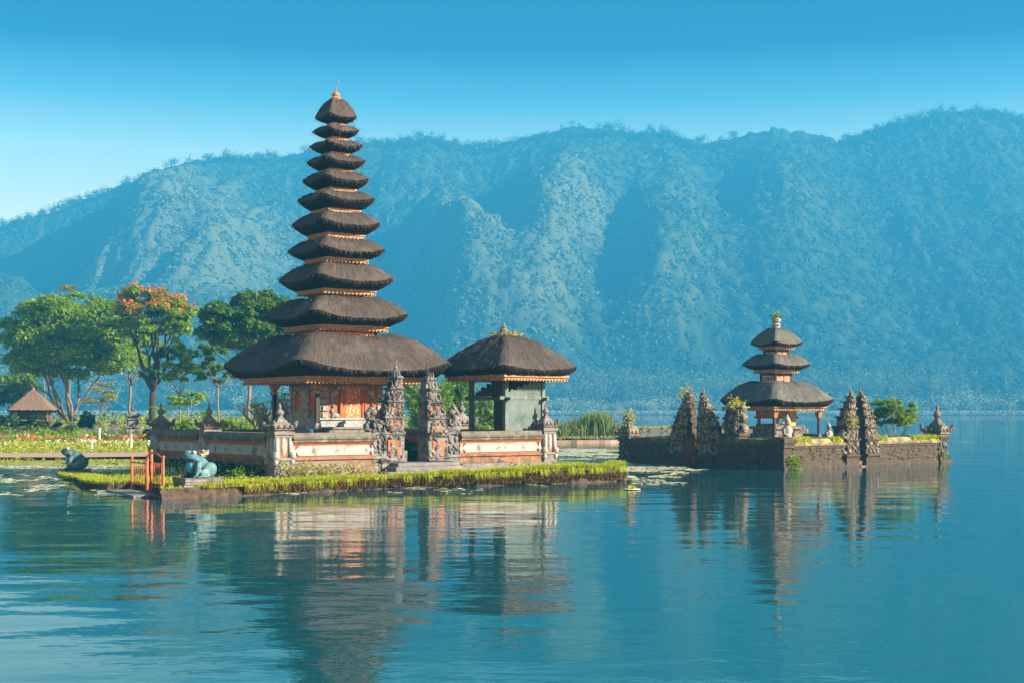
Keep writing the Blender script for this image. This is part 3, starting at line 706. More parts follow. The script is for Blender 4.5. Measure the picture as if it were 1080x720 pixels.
def stupa_cap(mb, h, z, s=1.0):
    "stepped cap with corner horns and an onion knob: the head of a wall pillar"
    mb.sq(h*1.05, z, z+.07*s); mb.sq(h*1.35, z+.071*s, z+.15*s); mb.sq(h*1.55, z+.151*s, z+.25*s, .03); mb.sq(h*1.15, z+.251*s, z+.33*s, .05)
    for a in (-1, 1):
        for b in (-1, 1):
            mb.ball((a*h*1.45, b*h*1.45, z+.27*s), (h*.28, h*.28, .13*s), 7, 5, j=.1)
            knob(mb, a*h*1.6, b*h*1.6, z+.36*s, h*.17)
    for k in (-1, 0, 1):
        knob(mb, k*h*.8, -h*1.55, z+.2*s, h*.2); knob(mb, -h*1.55, k*h*.8, z+.2*s, h*.2)
    mb.sq(h*.8, z+.331*s, z+.43*s, .04); mb.sq(h*.52, z+.431*s, z+.53*s, .04)
    mb.lathe([(h*.42, 0), (h*.30, .07*s), (h*.52, .16*s), (h*.55, .22*s), (h*.30, .31*s), (h*.15, .36*s), (h*.22, .43*s), (.01, .58*s)], 9, (0, 0, z+.52*s))

# ------------------------------------------------------------------ the walled compound
TH = R(36); GZ = .30
OC = Vector((-8.4, 50.4, GZ))                # its near corner
U = Vector((math.cos(TH), math.sin(TH), 0)); W = Vector((-math.sin(TH), math.cos(TH), 0))
def LC(s, b, z=0): return OC+U*s+W*b+Vector((0, 0, z))
LEN_U, LEN_W = 12.1, 11.2
def wall_run(L, loc, rz, label, plinth='plinth', panels=1, low_step=False, mossy='coping', **kw):
    "a stretch of wall, x along it, outer face towards -y"
    root = empty('compound_wall', loc, rz, label, 'wall', 'walls round the tall pagoda')
    p = MB(); d = .27
    p.box(0, L, -d-.06, d, -.5, .40, 0, 0, .0); p.box(.002, L-.002, -d-.02, d-.002, .401, .62)
    p.box(0, L, -d-.10, d, .621, .70)
    obj('plinth', p, M[plinth], root)
    b = MB(); b.box(.004, L-.004, -d+.03, d-.03, .701, 1.16); b.box(.0, L, -d-.0, d-.01, 1.161, 1.215); b.box(0.004, L-.004, -d-.05, d, 1.2152, 1.265)
    b.box(.0, L, -d, d-.02, .7012, .745)
    obj('brick_course', b, M['orange'], root)
    if low_step:
        s = MB(); s.box(.01, L+.3, -d-.34, -d-.061, -.4, .18); s.box(.012, L+.1, -d-.2, -d-.0615, .181, .33); obj('footing', s, M['steps'], root)
    n = panels
    for k in range(n):
        a = L*k/n+.12; e = L*(k+1)/n-.12; h0, h1 = .765, 1.145; m_ = (h0+h1)/2
        q = MB(); q.prism([(a, m_), (a+.16, h0), (e-.16, h0), (e, m_), (e-.16, h1), (a+.16, h1)], -d-.015, -d+.031)
        obj('stone_panel', q, M['panel'], root, bevel=.012)
        for sx in (a-.05, e+.05):
            t = MB(); t.box(sx-.09, sx+.09, -d-.035, -d+.03, .86, 1.05, .03); t.box(sx-.05, sx+.05, -d-.02, -d+.03, .77, 1.14)
            obj('panel_end', t, M['stone_blue'], root)
    c = MB(); r = random.Random(int(L*100)); n = max(2, int(L/1.3))
    for k in range(n):                                    # separate coping blocks, a little out of line
        x0, x1 = L*k/n, L*(k+1)/n; dz = r.uniform(-.006, .006); dy = r.uniform(-.006, .006)
        c.box(x0+.003, x1-.003, -d-.12+dy, d+.06, 1.266, 1.36+dz); c.box(x0+.004, x1-.004, -d-.17+dy, d+.10, 1.361+dz, 1.44+dz, .0)
        c.prismx([(-d-.13+dy, 1.441+dz), (d+.07, 1.441+dz), (d-.03, 1.60+dz), (-d-.03+dy, 1.60+dz)], x0+.003, x1-.003)
    obj('coping', c, M[mossy], root, bevel=.012)
    return root
def wall_pillar(loc, rz, label, h=.30, top=1.62, scale=1.0, kind='grey', group='pillars of the compound wall', name='wall_pillar'):
    root = empty(name, loc, rz, label, 'pillar', group)
    s = MB(); s.sq(h+.10, -.5, .30); s.sq(h+.04, .301, .62); s.sq(h+.10, .621, .72); s.sq(h, .721, top-.22); s.sq(h+.05, top-.219, top-.12); s.sq(h+.10, top-.119, top)
    obj('shaft', s, M['stone'], root, bevel=.01)
    s = MB(); s.sq(h+.012, .78, top-.26); obj('brick_inlay', s, M['orange'], root)
    o = MB()
    for a in range(4):
        c, q = math.cos(a*math.pi/2), math.sin(a*math.pi/2)
        P = lambda x, y: (x*c-y*q, x*q+y*c)
        x, y = P(0, -h); o.ball((x, y, (top+.5)/2+.05), (h*.42 if abs(c) > .5 else .07, .07 if abs(c) > .5 else h*.42, .36), 10, 7)
        for sx in (-1, 1):
            x, y = P(sx*h*.85, -h*.95); o.box(x-.075, x+.075, y-.075, y+.075, .724, top-.224, .01)
            x, y = P(sx*h*1.05, -h*1.1); o.ball((x, y, .80), (.14, .14, .16), 7, 5, j=.12); o.ball((x, y, .56), (.10, .10, .14), 7, 5, j=.12)
    obj('medallion', o, M['stone_blue'], root, smooth=True)
    c = MB(); stupa_cap(c, h*.92*scale, top+.001, scale*.95); obj('cap', c, M['stone'], root)
    return root
def build_compound():
    fl = MB(); fl.slab([tuple(LC(.2, .2)[:2]), tuple(LC(LEN_U-.2, .2)[:2]), tuple(LC(LEN_U-.2, LEN_W-.2)[:2]), tuple(LC(.2, LEN_W-.2)[:2])], -.3, GZ+.13)
    obj('courtyard_ground', fl, M['paving'], kind='structure')
    wall_run(3.45, LC(.34, 0), TH, 'sunlit brick wall with white panel between corner pillar and split gate', 'plinth_pale')
    wall_run(4.0, LC(7.65, 0), TH, 'sunlit brick wall with white panel in front of the pavilion', 'plinth', low_step=True)
    wall_run(5.5, LC(0, 5.88), TH-math.pi/2, 'shaded brick wall with blue-grey panel right behind the nearer frog statue')
    wall_run(4.35, LC(0, LEN_W-.34), TH-math.pi/2, 'shaded brick wall with blue-grey panel next to the garden')
    wall_run(5.5, LC(LEN_U, .34), TH+math.pi/2, 'compound side wall running back behind the pavilion')
    wall_run(4.3, LC(LEN_U, 6.56), TH+math.pi/2, 'compound side wall behind the pavilion, farther stretch')
    wall_run(11.4, LC(LEN_U-.34, LEN_W), TH+math.pi, 'back wall of the compound behind the tall pagoda', panels=3)
    wall_pillar(LC(0, 0), TH, 'stone corner pillar with grey medallions at the near corner of the wall', .31, 1.66, 1.0)
    wall_pillar(LC(0, 6.2), TH, 'stone pillar with stepped cap midway along the shaded wall', .27, 1.66, 1.05)
    wall_pillar(LC(0, LEN_W), TH, 'stone pillar ending the shaded wall beside the flower garden', .29, 1.66, 1.05)
    wall_pillar(LC(LEN_U, 0), TH, 'pale scrolled pillar ending the wall in front of the pavilion', .27, 1.70, 1.0)
    wall_pillar(LC(LEN_U, 6.2), TH, 'brown pillar with pointed cap seen between gate and pavilion', .30, 1.70, 1.15)
    T = [(0, .62, 1.02, 1.0), (.62, 1.62, .92, .9), (1.62, 2.25, .80, .82), (2.25, 2.85, .66, .74), (2.85, 3.32, .50, .62), (3.32, 3.72, .36, .5)]
    gate_pillar('gate_pillar', LC(5.10, .05), TH, -1, T, .78, ('gate_stone', 'gate_stone', 'gate_brick'), 3, label='left half of the split gate before the tall pagoda', cat='gate pillar', group='halves of the main split gate')
    T2 = [(0, .55, 1.04, 1.0), (.55, 1.55, .90, .92), (1.55, 2.2, .82, .84), (2.2, 2.82, .64, .74), (2.82, 3.28, .48, .62), (3.28, 3.66, .35, .5)]
    gate_pillar('gate_pillar', LC(6.16, .05), TH, 1, T2, .82, ('gate_stone', 'gate_stone', 'gate_brick'), 11, label='right half of the split gate with dark flat inner face', cat='gate pillar', group='halves of the main split gate')
    for (s0, s1, lab, sd) in ((3.72, 4.16, 'low carved wing at the left foot of the split gate', -1), (7.16, 7.64, 'low carved wing at the right foot of the split gate', 1)):
        root = empty('gate_wing', LC((s0+s1)/2, 0), TH, lab, 'gate wing', 'wings of the main split gate'); w_ = (s1-s0)/2; mb = MB()
        mb.box(-w_, w_, -.30, .30, -.4, .60); mb.box(-w_-.03, w_+.03, -.36, .36, .601, .70); mb.box(-w_, w_, -.26, .26, .701, 1.5); mb.box(-w_-.05, w_+.05, -.36, .36, 1.501, 1.62); mb.box(-w_*.8, w_*.8, -.22, .22, 1.621, 2.1, .04)
        obj('block', mb, M['gate_stone'], root, bevel=.012)
        o = MB(); rr = random.Random(s0); carve(o, -w_, w_, -.29, .75, 1.5, 16, .09, rr); carve(o, -w_*.7, w_*.7, -.24, 1.66, 2.05, 10, .07, rr)
        curl(o, sd*w_, 0, 1.70, .18, sd, .17); curl(o, sd*w_*.8, 0, 2.12, .19, sd, .17); curl(o, sd*w_, -.1, .82, .14, sd, .16); curl(o, sd*w_*.2, 0, 2.35, .16, sd, .14)
        obj('carving', o, M['gate_stone'], root, smooth=True)
    st = empty('stone_steps', LC(5.75, -.9), TH, 'low grey stone steps leading up to the split gate', 'steps')
    mb = MB(); mb.box(-2.1, 2.6, -.62, .2, -.5, .14); mb.box(-1.55, 2.0, -.28, .5, .141, .30); mb.box(-1.3, 1.5, .0, 1.25, .301, .44)
    obj('treads', mb, M['steps'], st, bevel=.015)
    # offering stand in the gateway
    t = empty('offering_stand', LC(5.95, 2.4, .13), TH, 'thin wooden offering stand with white cloth seen through the gate', 'offering stand')
    mb = MB(); mb.tube([(0, 0, 0), (0, 0, 1.25)], .035, 6); obj('pole', mb, M['wood'], t)
    mb = MB(); mb.box(-.2, .2, -.2, .2, 1.25, 1.29); mb.box(-.17, .17, -.17, .17, 1.29, 1.45, .03); obj('tray', mb, M['wood'], t)
    mb = MB(); mb.lathe([(.10, .42), (.08, .6), (.05, .75), (.06, .8)], 8); obj('cloth', mb, M['panel'], t)
build_compound()

# ------------------------------------------------------------------ the eleven-roofed pagoda
PP = LC(5.35, 5.55); PD = PP.y
TIERS = [ # left, right, top, tip, bottom, trim rows in the photo, from the lowest roof up
 (242, 474, 351, 383, 396, 403), (282.5, 430, 312.5, 332, 342, 347.5), (297, 415, 277.5, 294, 304, 309), (306.5, 406.5, 250.5, 264, 271, 275.5),
 (311, 402, 223, 236, 245, 250), (317, 396.5, 201, 210, 219, 223.5), (322.5, 391, 180, 189.5, 197.5, 201.5), (327, 387, 163, 170, 177.5, 181), (330, 384.5, 147.5, 153.5, 160, 163.5), (333.5, 381, 131.5, 138, 144, 147.5), (335, 378, 104.5, 123, 129, 132)]
def build_pagoda():
    root = empty('pagoda', (PP.x, PP.y, GZ+.42), TH, 'tall slender pagoda with eleven stacked dark thatched roofs on the island', 'pagoda'); z00 = GZ+.42
    zz = lambda py, D=PD: HC-(py-HOR)/F*D-z00
    mb = MB(); mb.sq(2.16, -.5, .35); mb.sq(2.08, .351, .75); mb.sq(2.02, .751, 1.25); mb.sq(2.08, 1.251, 1.34)
    obj('stone_base', mb, M['stone'], root, bevel=.02)
    mb = MB(); mb.sq(1.62, 1.341, 1.46); mb.sq(1.54, 1.461, 1.62); mb.sq(1.62, 1.621, 1.70)
    obj('wall_plinth', mb, M['stone_blue'], root, bevel=.015)
    zw1 = zz(401.5)
    mb = MB(); mb.sq(1.40, 1.70, zw1); wall = obj('wall', mb, M['orange'], root)
    orn = MB(); r = random.Random(4)
    for s in range(4):
        c, q = math.cos(s*math.pi/2), math.sin(s*math.pi/2); h = 1.40
        def bx(x0, x1, d0, d1, z0, z1):
            P = [(x0*c+d1*q, x0*q-d1*c), (x1*c+d0*q, x1*q-d0*c)]; xs = sorted((P[0][0], P[1][0])); ys = sorted((P[0][1], P[1][1])); orn.box(xs[0], xs[1], ys[0], ys[1], z0, z1, 0, 0, .004)
        def bl(x, d, z, rr_): orn.ball((x*c+d*q, x*q-d*c, z), rr_, 8, 6, j=.1)
        for sx in (-1, 1):
            for k in range(7): bx(sx*1.39-(.24 if sx > 0 else 0), sx*1.39+(.24 if sx < 0 else 0), h-.1, h+.05+.02*(k % 2), 1.72+k*.27, 1.72+k*.27+.21)
            for k in range(9):
                bl(sx*(.93+.04*math.sin(k*2)), h+.03, 1.78+k*.2, (.065, .07, .09))
            bx(sx*.93-.04, sx*.93+.04, h-.02, h+.03, 1.72, zw1-.35)
            for k in range(5): bl(sx*(.42+.12*k), h+.02, zw1-.28-.07*k*(k > 2), (.13, .10, .12)); bl(sx*(.62+.07*k), h+.02, 1.76+.02*k, (.08, .08, .12-.012*k))
        if s in (1, 3):    # carved niche panel
            bx(-.32, .32, h-.02, h+.06, 1.72, 3.2)
            for k in range(26): bl(r.uniform(-.34, .34), h+.06, r.uniform(1.8, 3.2), (.07, .07, .09))
            for k in range(8): bl(r.uniform(-.6, .6), h+.04, r.uniform(1.72, 2.1), (.12, .10, .14))
    obj('stone_carving', orn, M['stone_blue'], wall)
    for s in (0, 2):
        rot = s*math.pi/2
        fr = MB(); h = -1.40
        for k, (w_, z1) in enumerate(((.62, 3.50), (.52, 3.42), (.42, 3.32))):
            fr.box(-w_, -w_+.10, h-.04-.035*(2-k), h+.02, 1.70, z1-.08); fr.box(w_-.10, w_, h-.04-.035*(2-k), h+.02, 1.70, z1-.08); fr.box(-w_, w_, h-.04-.035*(2-k), h+.02, z1-.081, z1)
        f = obj('door_frame', fr, M['orange'], wall, rz=rot)
        d = MB(); d.box(-.32, -.006, h-.045, h+.02, 1.70, 3.2); d.box(.006, .32, h-.045, h+.02, 1.70, 3.2); obj('door', d, M['gold'], wall, rz=rot)
        stp = MB(); stp.box(-.75, .75, -2.05, -1.63, 1.341, 1.47); stp.box(-.6, .6, -1.9, -1.631, 1.471, 1.60); obj('door_step', stp, M['stone_blue'], root, rz=rot)
    for a in (-1, 1):
        for b in (-1, 1):
            p = MB(); p.sq(.075, 1.34, zw1-.2, 0, a*1.88, b*1.88); po = obj('post', p, M['post'], root)
            g = MB(); g.sq(.13, 1.34, 1.50, .02, a*1.88, b*1.88); obj('post_foot', g, M['stone'], po)
            g = MB(); g.sq(.10, zw1-.55, zw1-.42, 0, a*1.88, b*1.88); g.sq(.12, zw1-.38, zw1-.18, -.06, a*1.88, b*1.88); obj('capital', g, M['gold_trim'], po)
    mb = MB(); mb.ring(2.02, 1.76, zw1-.17, zw1+.12); obj('beam', mb, M['wood'], root)
    RAT = (.83, .71, .68, .65, .64, .63, .60, .56, .51, .46, .40)
    for i, (L, Rr, yt, ytip, yb, ytr) in enumerate(TIERS):
        ext = (Rr-L)/2/F*PD; half = ext/1.238
        near = PD-ext*RAT[i]*.95
        up = .32*half/3.7+.06
        z_tip = zz(ytip); dtop = 0 if i == 10 else .50*half; z_bot = zz(yb, near); z_trim = zz(ytr, near); z_top = zz(yt, PD-dtop)
        nxt = TIERS[i+1] if i < 10 else None
        neck = half*(.38 if i == 0 else .37) if nxt else .10
        th_ = half*RAT[i]*.92; bot = th_*1.13
        r_ = add_roof(root, 'thatch', half, z_tip-up, up, z_top, neck if nxt else .10, z_bot, bot, z_trim, th_, 20+i,
                      bulge=1.5 if i == 0 else 1.7, seg=112 if i < 3 else 80, close_top=(nxt is None), dip=.16*half/2+.06, rag=.014)
        if nxt:        # storey between two roofs: gilded panels in a dark frame
            ext2 = (nxt[1]-nxt[0])/2/F*PD; n2 = PD-ext2*RAT[i+1]*.95; zb2 = zz(nxt[5], n2); n_ = min(neck*.90, half*RAT[i+1]*.80)
            nm = MB(); nm.sq(n_, z_top-.35, zb2+.15)
            k_ = obj('storey', nm, M['post'], root)
            pn = MB(); zlo = z_top-.02; zhi = max(zb2-.06, zlo+.08)
            for s in range(4):
                c, q = math.cos(s*math.pi/2), math.sin(s*math.pi/2); w_ = n_*.84
                P = [(-w_*c+(n_+.02)*q, -w_*q-(n_+.02)*c), (w_*c+(n_-.01)*q, w_*q-(n_-.01)*c)]; xs = sorted((P[0][0], P[1][0])); ys = sorted((P[0][1], P[1][1]))
                pn.box(xs[0], xs[1], ys[0], ys[1], z_top-.16, zhi)
            obj('gilded_panel', pn, M['gold'], k_)
            fr = MB(); fr.ring(n_*1.16, n_*.9, zb2-.03, zb2+.08); obj('storey_beam', fr, M['gold_trim'], k_)
    zt = zz(105)
    fn = MB(); fn.lathe([(.30, 0), (.24, .06), (.26, .12), (.15, .20), (.19, .28), (.12, .36), (.05, .42), (.03, .44)], 10, (0, 0, zt-.1))
    f = obj('finial', fn, M['gold_trim'], root)
    sp = MB(); sp.tube([(0, 0, zt+.28), (.02, 0, zt+.5), (.07, -.03, zt+.68), (.10, -.05, zt+.80)], [.03, .022, .02, .008], 6); sp.ball((.085, -.04, zt+.74), (.05, .03, .05), 7, 5); obj('spike', sp, M['stone'], f)
build_pagoda()

# ------------------------------------------------------------------ pavilion
def build_pavilion():
    P = LC(11.1, 1.35); D = P.y; th = R(43); z00 = GZ+.42
    root = empty('pavilion', (P.x, P.y, z00), th, 'grey open-sided pavilion with a single thatched roof beside the split gate', 'pavilion')
    zz = lambda py, d=D: HC-(py-HOR)/F*d-z00
    h = 1.04
    b = MB(); b.sq(1.35, -.5, .62); b.sq(1.42, .621, .74); obj('stone_base', b, M['stone'], root, bevel=.015)
    ztop = zz(398); zb = zz(419.5); zf = .74
    for a in (-1, 1):
        for c in (-1, 1):
            p = MB(); p.sq(.085, zf, ztop+.1, 0, a*h, c*h); po = obj('post', p, M['greywood'], root)
            q = MB(); q.sq(.12, zf, zf+.14, 0, a*h, c*h); obj('post_foot', q, M['greywood'], po); q = MB(); q.sq(.12, ztop-.16, ztop-.05, 0, a*h, c*h); obj('post_collar', q, M['greywood'], po)
    bm = MB(); bm.box(-h-.35, h+.35, -h-.06, -h+.06, zb-.06, zb+.07); bm.box(-h-.34, h+.34, h-.06, h+.06, zb-.058, zb+.068); bm.box(-h-.06, -h+.06, -h-.35, h+.35, zb-.10, zb+.03); bm.box(h-.06, h+.06, -h-.35, h+.35, zb-.10, zb+.03)
    bm.ring(h+.12, h-.10, ztop-.02, ztop+.12); obj('beam', bm, M['greywood'], root)
    # right (front) face: solid grey boards with a stepped upper edge
    w = h-.086
    pn = MB(); pn.box(-w, w, -h-.03, -h+.03, zf, zb-.061); obj('board_panel', pn, M['greypanel'], root)
    def stepped(x0, x1, zs):
        n = len(zs); P_ = [(x0, zb+.071)]
        for k, z in enumerate(zs):
            xa, xb = x0+(x1-x0)*k/n, x0+(x1-x0)*(k+1)/n; P_ += [(xa, z), (xb, z)]
        P_.append((x1, zb+.071)); return P_
    H = ztop-zb
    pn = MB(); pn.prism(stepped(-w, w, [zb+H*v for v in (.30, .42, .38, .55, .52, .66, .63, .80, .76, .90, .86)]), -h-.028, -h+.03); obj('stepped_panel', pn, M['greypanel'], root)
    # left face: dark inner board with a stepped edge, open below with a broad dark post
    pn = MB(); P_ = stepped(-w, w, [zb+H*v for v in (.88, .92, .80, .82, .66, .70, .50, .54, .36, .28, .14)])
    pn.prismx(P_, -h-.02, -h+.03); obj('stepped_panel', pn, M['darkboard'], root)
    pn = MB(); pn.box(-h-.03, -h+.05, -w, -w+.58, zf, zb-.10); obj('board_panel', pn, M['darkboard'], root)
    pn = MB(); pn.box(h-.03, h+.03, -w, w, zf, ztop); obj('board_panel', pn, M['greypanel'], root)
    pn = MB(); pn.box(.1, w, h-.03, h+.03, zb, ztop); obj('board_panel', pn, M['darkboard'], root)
    cl = MB(); cl.box(-h, h, -h, h, ztop+.02, ztop+.05); obj('ceiling', cl, M['darkboard'], root)
    ext = 70/F*D; half = ext/1.265; near = D-ext*.95
    r = add_roof(root, 'thatch', half, zz(387)-.14, .14, zz(353.5), .28, zz(394.5, near), half*.86, zz(400, near), half*.80, 77, bulge=1.32, close_top=True, p=12, apex_p=4)
    cr = MB(); zt = zz(354)
    cr.sq(.32, zt-.06, zt+.05, .05)
    cr.lathe([(.22, 0), (.16, .1), (.2, .16), (.1, .26), (.13, .32), (.06, .42), (.01, .56)], 8, (-.12, .05, zt+.03))
    for a, b_, s in ((.24, -.20, .62), (-.34, .22, .55), (.02, -.22, .42), (.30, .05, .36), (-.2, -.1, .45)): cr.lathe([(.13*s, -.1), (.10*s, .1*s), (.14*s, .2*s), (.06*s, .32*s), (.01, .5*s)], 7, (a, b_, zt-.02))
    k = obj('ridge_ornament', cr, M['stone'], r)
    rg2 = np.random.default_rng(3); n = 420
    a = rg2.uniform(0, 2*np.pi, n); q = rg2.uniform(.05, .75, n)
    V, Q = leaf_arrays(np.stack([q*np.cos(a), q*np.sin(a), zt+.06-q*.14+rg2.uniform(-.02, .13, n)], 1), .07, rg2)
    link('moss_tuft', np_mesh('moss_tuft', V, Q), M['leaf_pale'], r)
build_pavilion()
# ------------------------------------------------------------------ the small temple islet on the right
def build_islet():
    TH2 = R(42); O2 = Vector((12.47, 64.3, 0)); U2 = Vector((math.cos(TH2), math.sin(TH2), 0)); W2 = Vector((-math.sin(TH2), math.cos(TH2), 0))
    L2 = lambda s, b, z=0: O2+U2*s+W2*b+Vector((0, 0, z))
    LU, LW = 13.25, 9.7
    fl = MB(); fl.slab([tuple(L2(.3, .3)[:2]), tuple(L2(LU-.3, .3)[:2]), tuple(L2(LU-.3, LW-.3)[:2]), tuple(L2(.3, LW-.3)[:2])], -.8, .95)
    obj('islet_ground', fl, M['garden'], kind='structure')
    def run(L, loc, rz, label, mossy):
        root = empty('islet_wall', loc, rz, label, 'wall', 'walls of the small temple islet'); d = .30; r = random.Random(int(L*37))
        mb = MB(); mb.box(0, L, -d-.16, d, -.8, .12); mb.box(.003, L-.003, -d-.08, d, .121, .24); mb.box(0, L, -d, d, .241, .95); mb.box(.002, L-.002, -d-.06, d+.04, .951, 1.06)
        n = int(L/1.1)
        for k in range(int(L*9)): q = r.uniform(0, L-.5); z = r.uniform(.26, .86); mb.box(q, q+r.uniform(.2, .5), -d-r.uniform(.012, .05), -d+.02, z, z+r.uniform(.06, .13), .0, 0, .012)
        obj('masonry', mb, M['dark_stone'], root, bevel=.012)
        c = MB(); n = max(2, int(L/.9))
        for k in range(n):
            dz = r.uniform(-.02, .02); c.box(L*k/n+.004, L*(k+1)/n-.004, -d-.12, d+.08, 1.061, 1.16+dz, 0, 0, .006); c.prismx([(-d-.10, 1.161+dz), (d+.06, 1.161+dz), (d-.08, 1.40+dz*1.5), (-d+.05, 1.39+dz)], L*k/n+.006, L*(k+1)/n-.006)
        obj('coping', c, M['moss_coping' if mossy else 'dark_stone'], root, bevel=.012)
        return root
    M['moss_coping'] = mk("moss_topped_coping", (.17, .125, .095), (.10, .08, .065), 4, .95, .8, 16, stain=(.34, .30, .10), stain_scale=1.6, stain_lo=.5, stain_hi=.66, moss=(.34, .32, .06))
    gU, gW = 5.75, 5.15          # middles of the two split gates
    run(gU-1.55, L2(.35, 0), TH2, 'mossy sunlit islet wall between the near corner and the right split gate', True)
    run(LU-gU-1.7, L2(gU+1.4, 0), TH2, 'mossy sunlit islet wall under the bright green bush', True)
    run(gW-1.55, L2(0, gW-1.2), TH2-math.pi/2, 'dark shaded islet wall right of the left split gate', False)
    run(LW-gW-1.5, L2(0, LW-.3), TH2-math.pi/2, 'dark shaded islet wall at the far left end', False)
    run(LW-.6, L2(LU, .3), TH2+math.pi/2, 'islet wall along its hidden right side', False)
    run(LU-.6, L2(LU-.3, LW), TH2+math.pi, 'islet wall along its rear side', False)
    def pil(loc, label, h, top, sc_):
        root = empty('wall_pillar', loc, TH2, label, 'pillar', 'corner pillars of the islet wall'); s = MB()
        s.sq(h+.22, -.8, .12); s.sq(h+.12, .121, .30); s.sq(h+.04, .301, .42); s.sq(h, .421, top-.2); s.sq(h+.06, top-.199, top-.1); s.sq(h+.12, top-.099, top)
        obj('shaft', s, M['dark_stone'], root, bevel=.015)
        c = MB(); stupa_cap(c, h*1.05, top+.001, sc_); obj('cap', c, M['lava_stone'], root)
        o = MB(); r = random.Random(int(top*100)+int(h*77))
        for k in range(12): knob(o, r.uniform(-h, h), -h-.02, r.uniform(.4, top-.3), .07); knob(o, -h-.02, r.uniform(-h, h), r.uniform(.4, top-.3), .07)
        obj('carving', o, M['lava_stone'], root, smooth=True)
    pil(L2(0, LW), 'islet corner pillar with green weed growing on its pointed cap', .34, 1.36, 1.35)
    pil(L2(LU, 0), 'islet corner pillar with onion-shaped finial at the far right end', .36, 1.40, 1.55)
    root = empty('wall_pillar', L2(0, 0), TH2, 'plain dark pier at the near corner of the islet wall', 'pillar', 'corner pillars of the islet wall')
    s = MB(); s.sq(.46, -.8, .14); s.sq(.38, .141, .3); s.sq(.32, .301, 1.0); s.sq(.40, 1.001, 1.2); s.sq(.46, 1.201, 1.42); s.sq(.34, 1.421, 1.5); obj('shaft', s, M['dark_stone'], root, bevel=.015)
    T = [(-.6, .62, 1.05, 1.0), (.62, 1.36, 1.0, .92), (1.36, 1.98, .95, .84), (1.98, 2.46, .76, .72), (2.46, 2.86, .56, .58), (2.86, 3.18, .36, .46), (3.18, 3.42, .22, .32)]
    mats = ('dark_stone', 'lava_stone', 'orange'); g = 'halves of the islet split gates'
    k = dict(cat='gate pillar', group=g)
    gate_pillar('gate_pillar', L2(gU-.24, 0), TH2, -1, T, .9, mats, 21, False, label='left half of the right-hand islet gate, brown carved stone with mossy patch', **k)
    gate_pillar('gate_pillar', L2(gU+.36, 0), TH2, 1, T, .9, mats, 22, False, label='right half of the right-hand islet gate with tall dark flat inner side', **k)
    gate_pillar('gate_pillar', L2(0, gW+.26), TH2-math.pi/2, -1, T, .9, mats, 23, False, label='left half of the shaded islet gate with weedy green tip', **k)
    gate_pillar('gate_pillar', L2(0, gW-.32), TH2-math.pi/2, 1, T, .9, mats, 24, False, label='right half of the shaded islet gate with dark pointed tip', **k)
    # stepped wing right of the shaded gate
    rt = empty('gate_wing', L2(.35, gW-2.1), TH2-math.pi/2, 'broad carved shoulder with orange moss on the right of the shaded islet gate', 'gate wing'); mb = MB(); o = MB(); r = random.Random(8)
    mb.box(-.5, .5, -.35, .35, .3, 1.5); mb.box(-.58, .58, -.42, .42, 1.501, 1.64); mb.box(-.42, .42, -.32, .32, 1.641, 2.3); mb.box(-.5, .48, -.38, .38, 2.301, 2.42); mb.box(-.36, .3, -.28, .28, 2.421, 2.8); mb.box(-.42, .34, -.32, .32, 2.801, 2.92)
    obj('block', mb, M['dark_stone'], rt, bevel=.015)
    carve(o, -.5, .5, -.36, 1.2, 2.9, 46, .11, r)
    for z, s_ in ((1.7, .2), (2.3, .17), (2.75, .14)): curl(o, .45, 0, z, s_, 1, .26); curl(o, -.3, -.1, z+.1, s_*.8, -1, .22)
    obj('carving', o, M['lava_stone'], rt, smooth=True)
    # rust-brown hanging roots in the shaded gateway
    rr = np.random.default_rng(4); n = 520; a = rr.uniform(-.34, .34, n); P = np.stack([rr.uniform(-.62, -.48, n), gW-.03+a, rr.uniform(.3, 1.55, n)], 1)
    W_ = np.array([U2*p[0]+W2*p[1]+O2+Vector((0, 0, p[2])) for p in P]); ln = np.zeros((n, 3)); ln[:, 2] = -1.2
    V, Q = blade_arrays(W_, .45, .05, ln, rr)
    tag(link('hanging_roots', np_mesh('hanging_roots', V, Q), M['dry_root']), 'rust-brown dry roots hanging in the shaded islet gateway', 'hanging roots', None)
    st = MB()
    for q in range(4): st.box(-.26, .26, -.42+.25*q, -.18+.25*q, -.8, .05+.22*q)
    t = empty('islet_steps', L2(gU+.05, -.1), TH2, 'brown steps dropping into the lake between the right-hand islet gate halves', 'steps'); obj('treads', st, M['plinth'], t)
    # three-roofed pagoda
    P = L2(6.05, 4.95); D = P.y; th = R(32); z00 = .95
    rt = empty('pagoda', (P.x, P.y, z00), th, 'small pagoda with three grey thatched roofs standing on the walled islet', 'pagoda')
    zz = lambda py, d=D: HC-(py-HOR)/F*d-z00
    b = MB(); b.sq(2.25, -.1, .28); b.sq(2.1, .281, .42); obj('stone_base', b, M['dark_stone'], rt, bevel=.015)
    TR = [(765, 877, 401.5, 420.5, 428, 432.5, .86), (785.5, 853, 373.5, 383.5, 389, 392.5, .66), (792, 843.5, 346, 361, 364.8, 368, .66)]
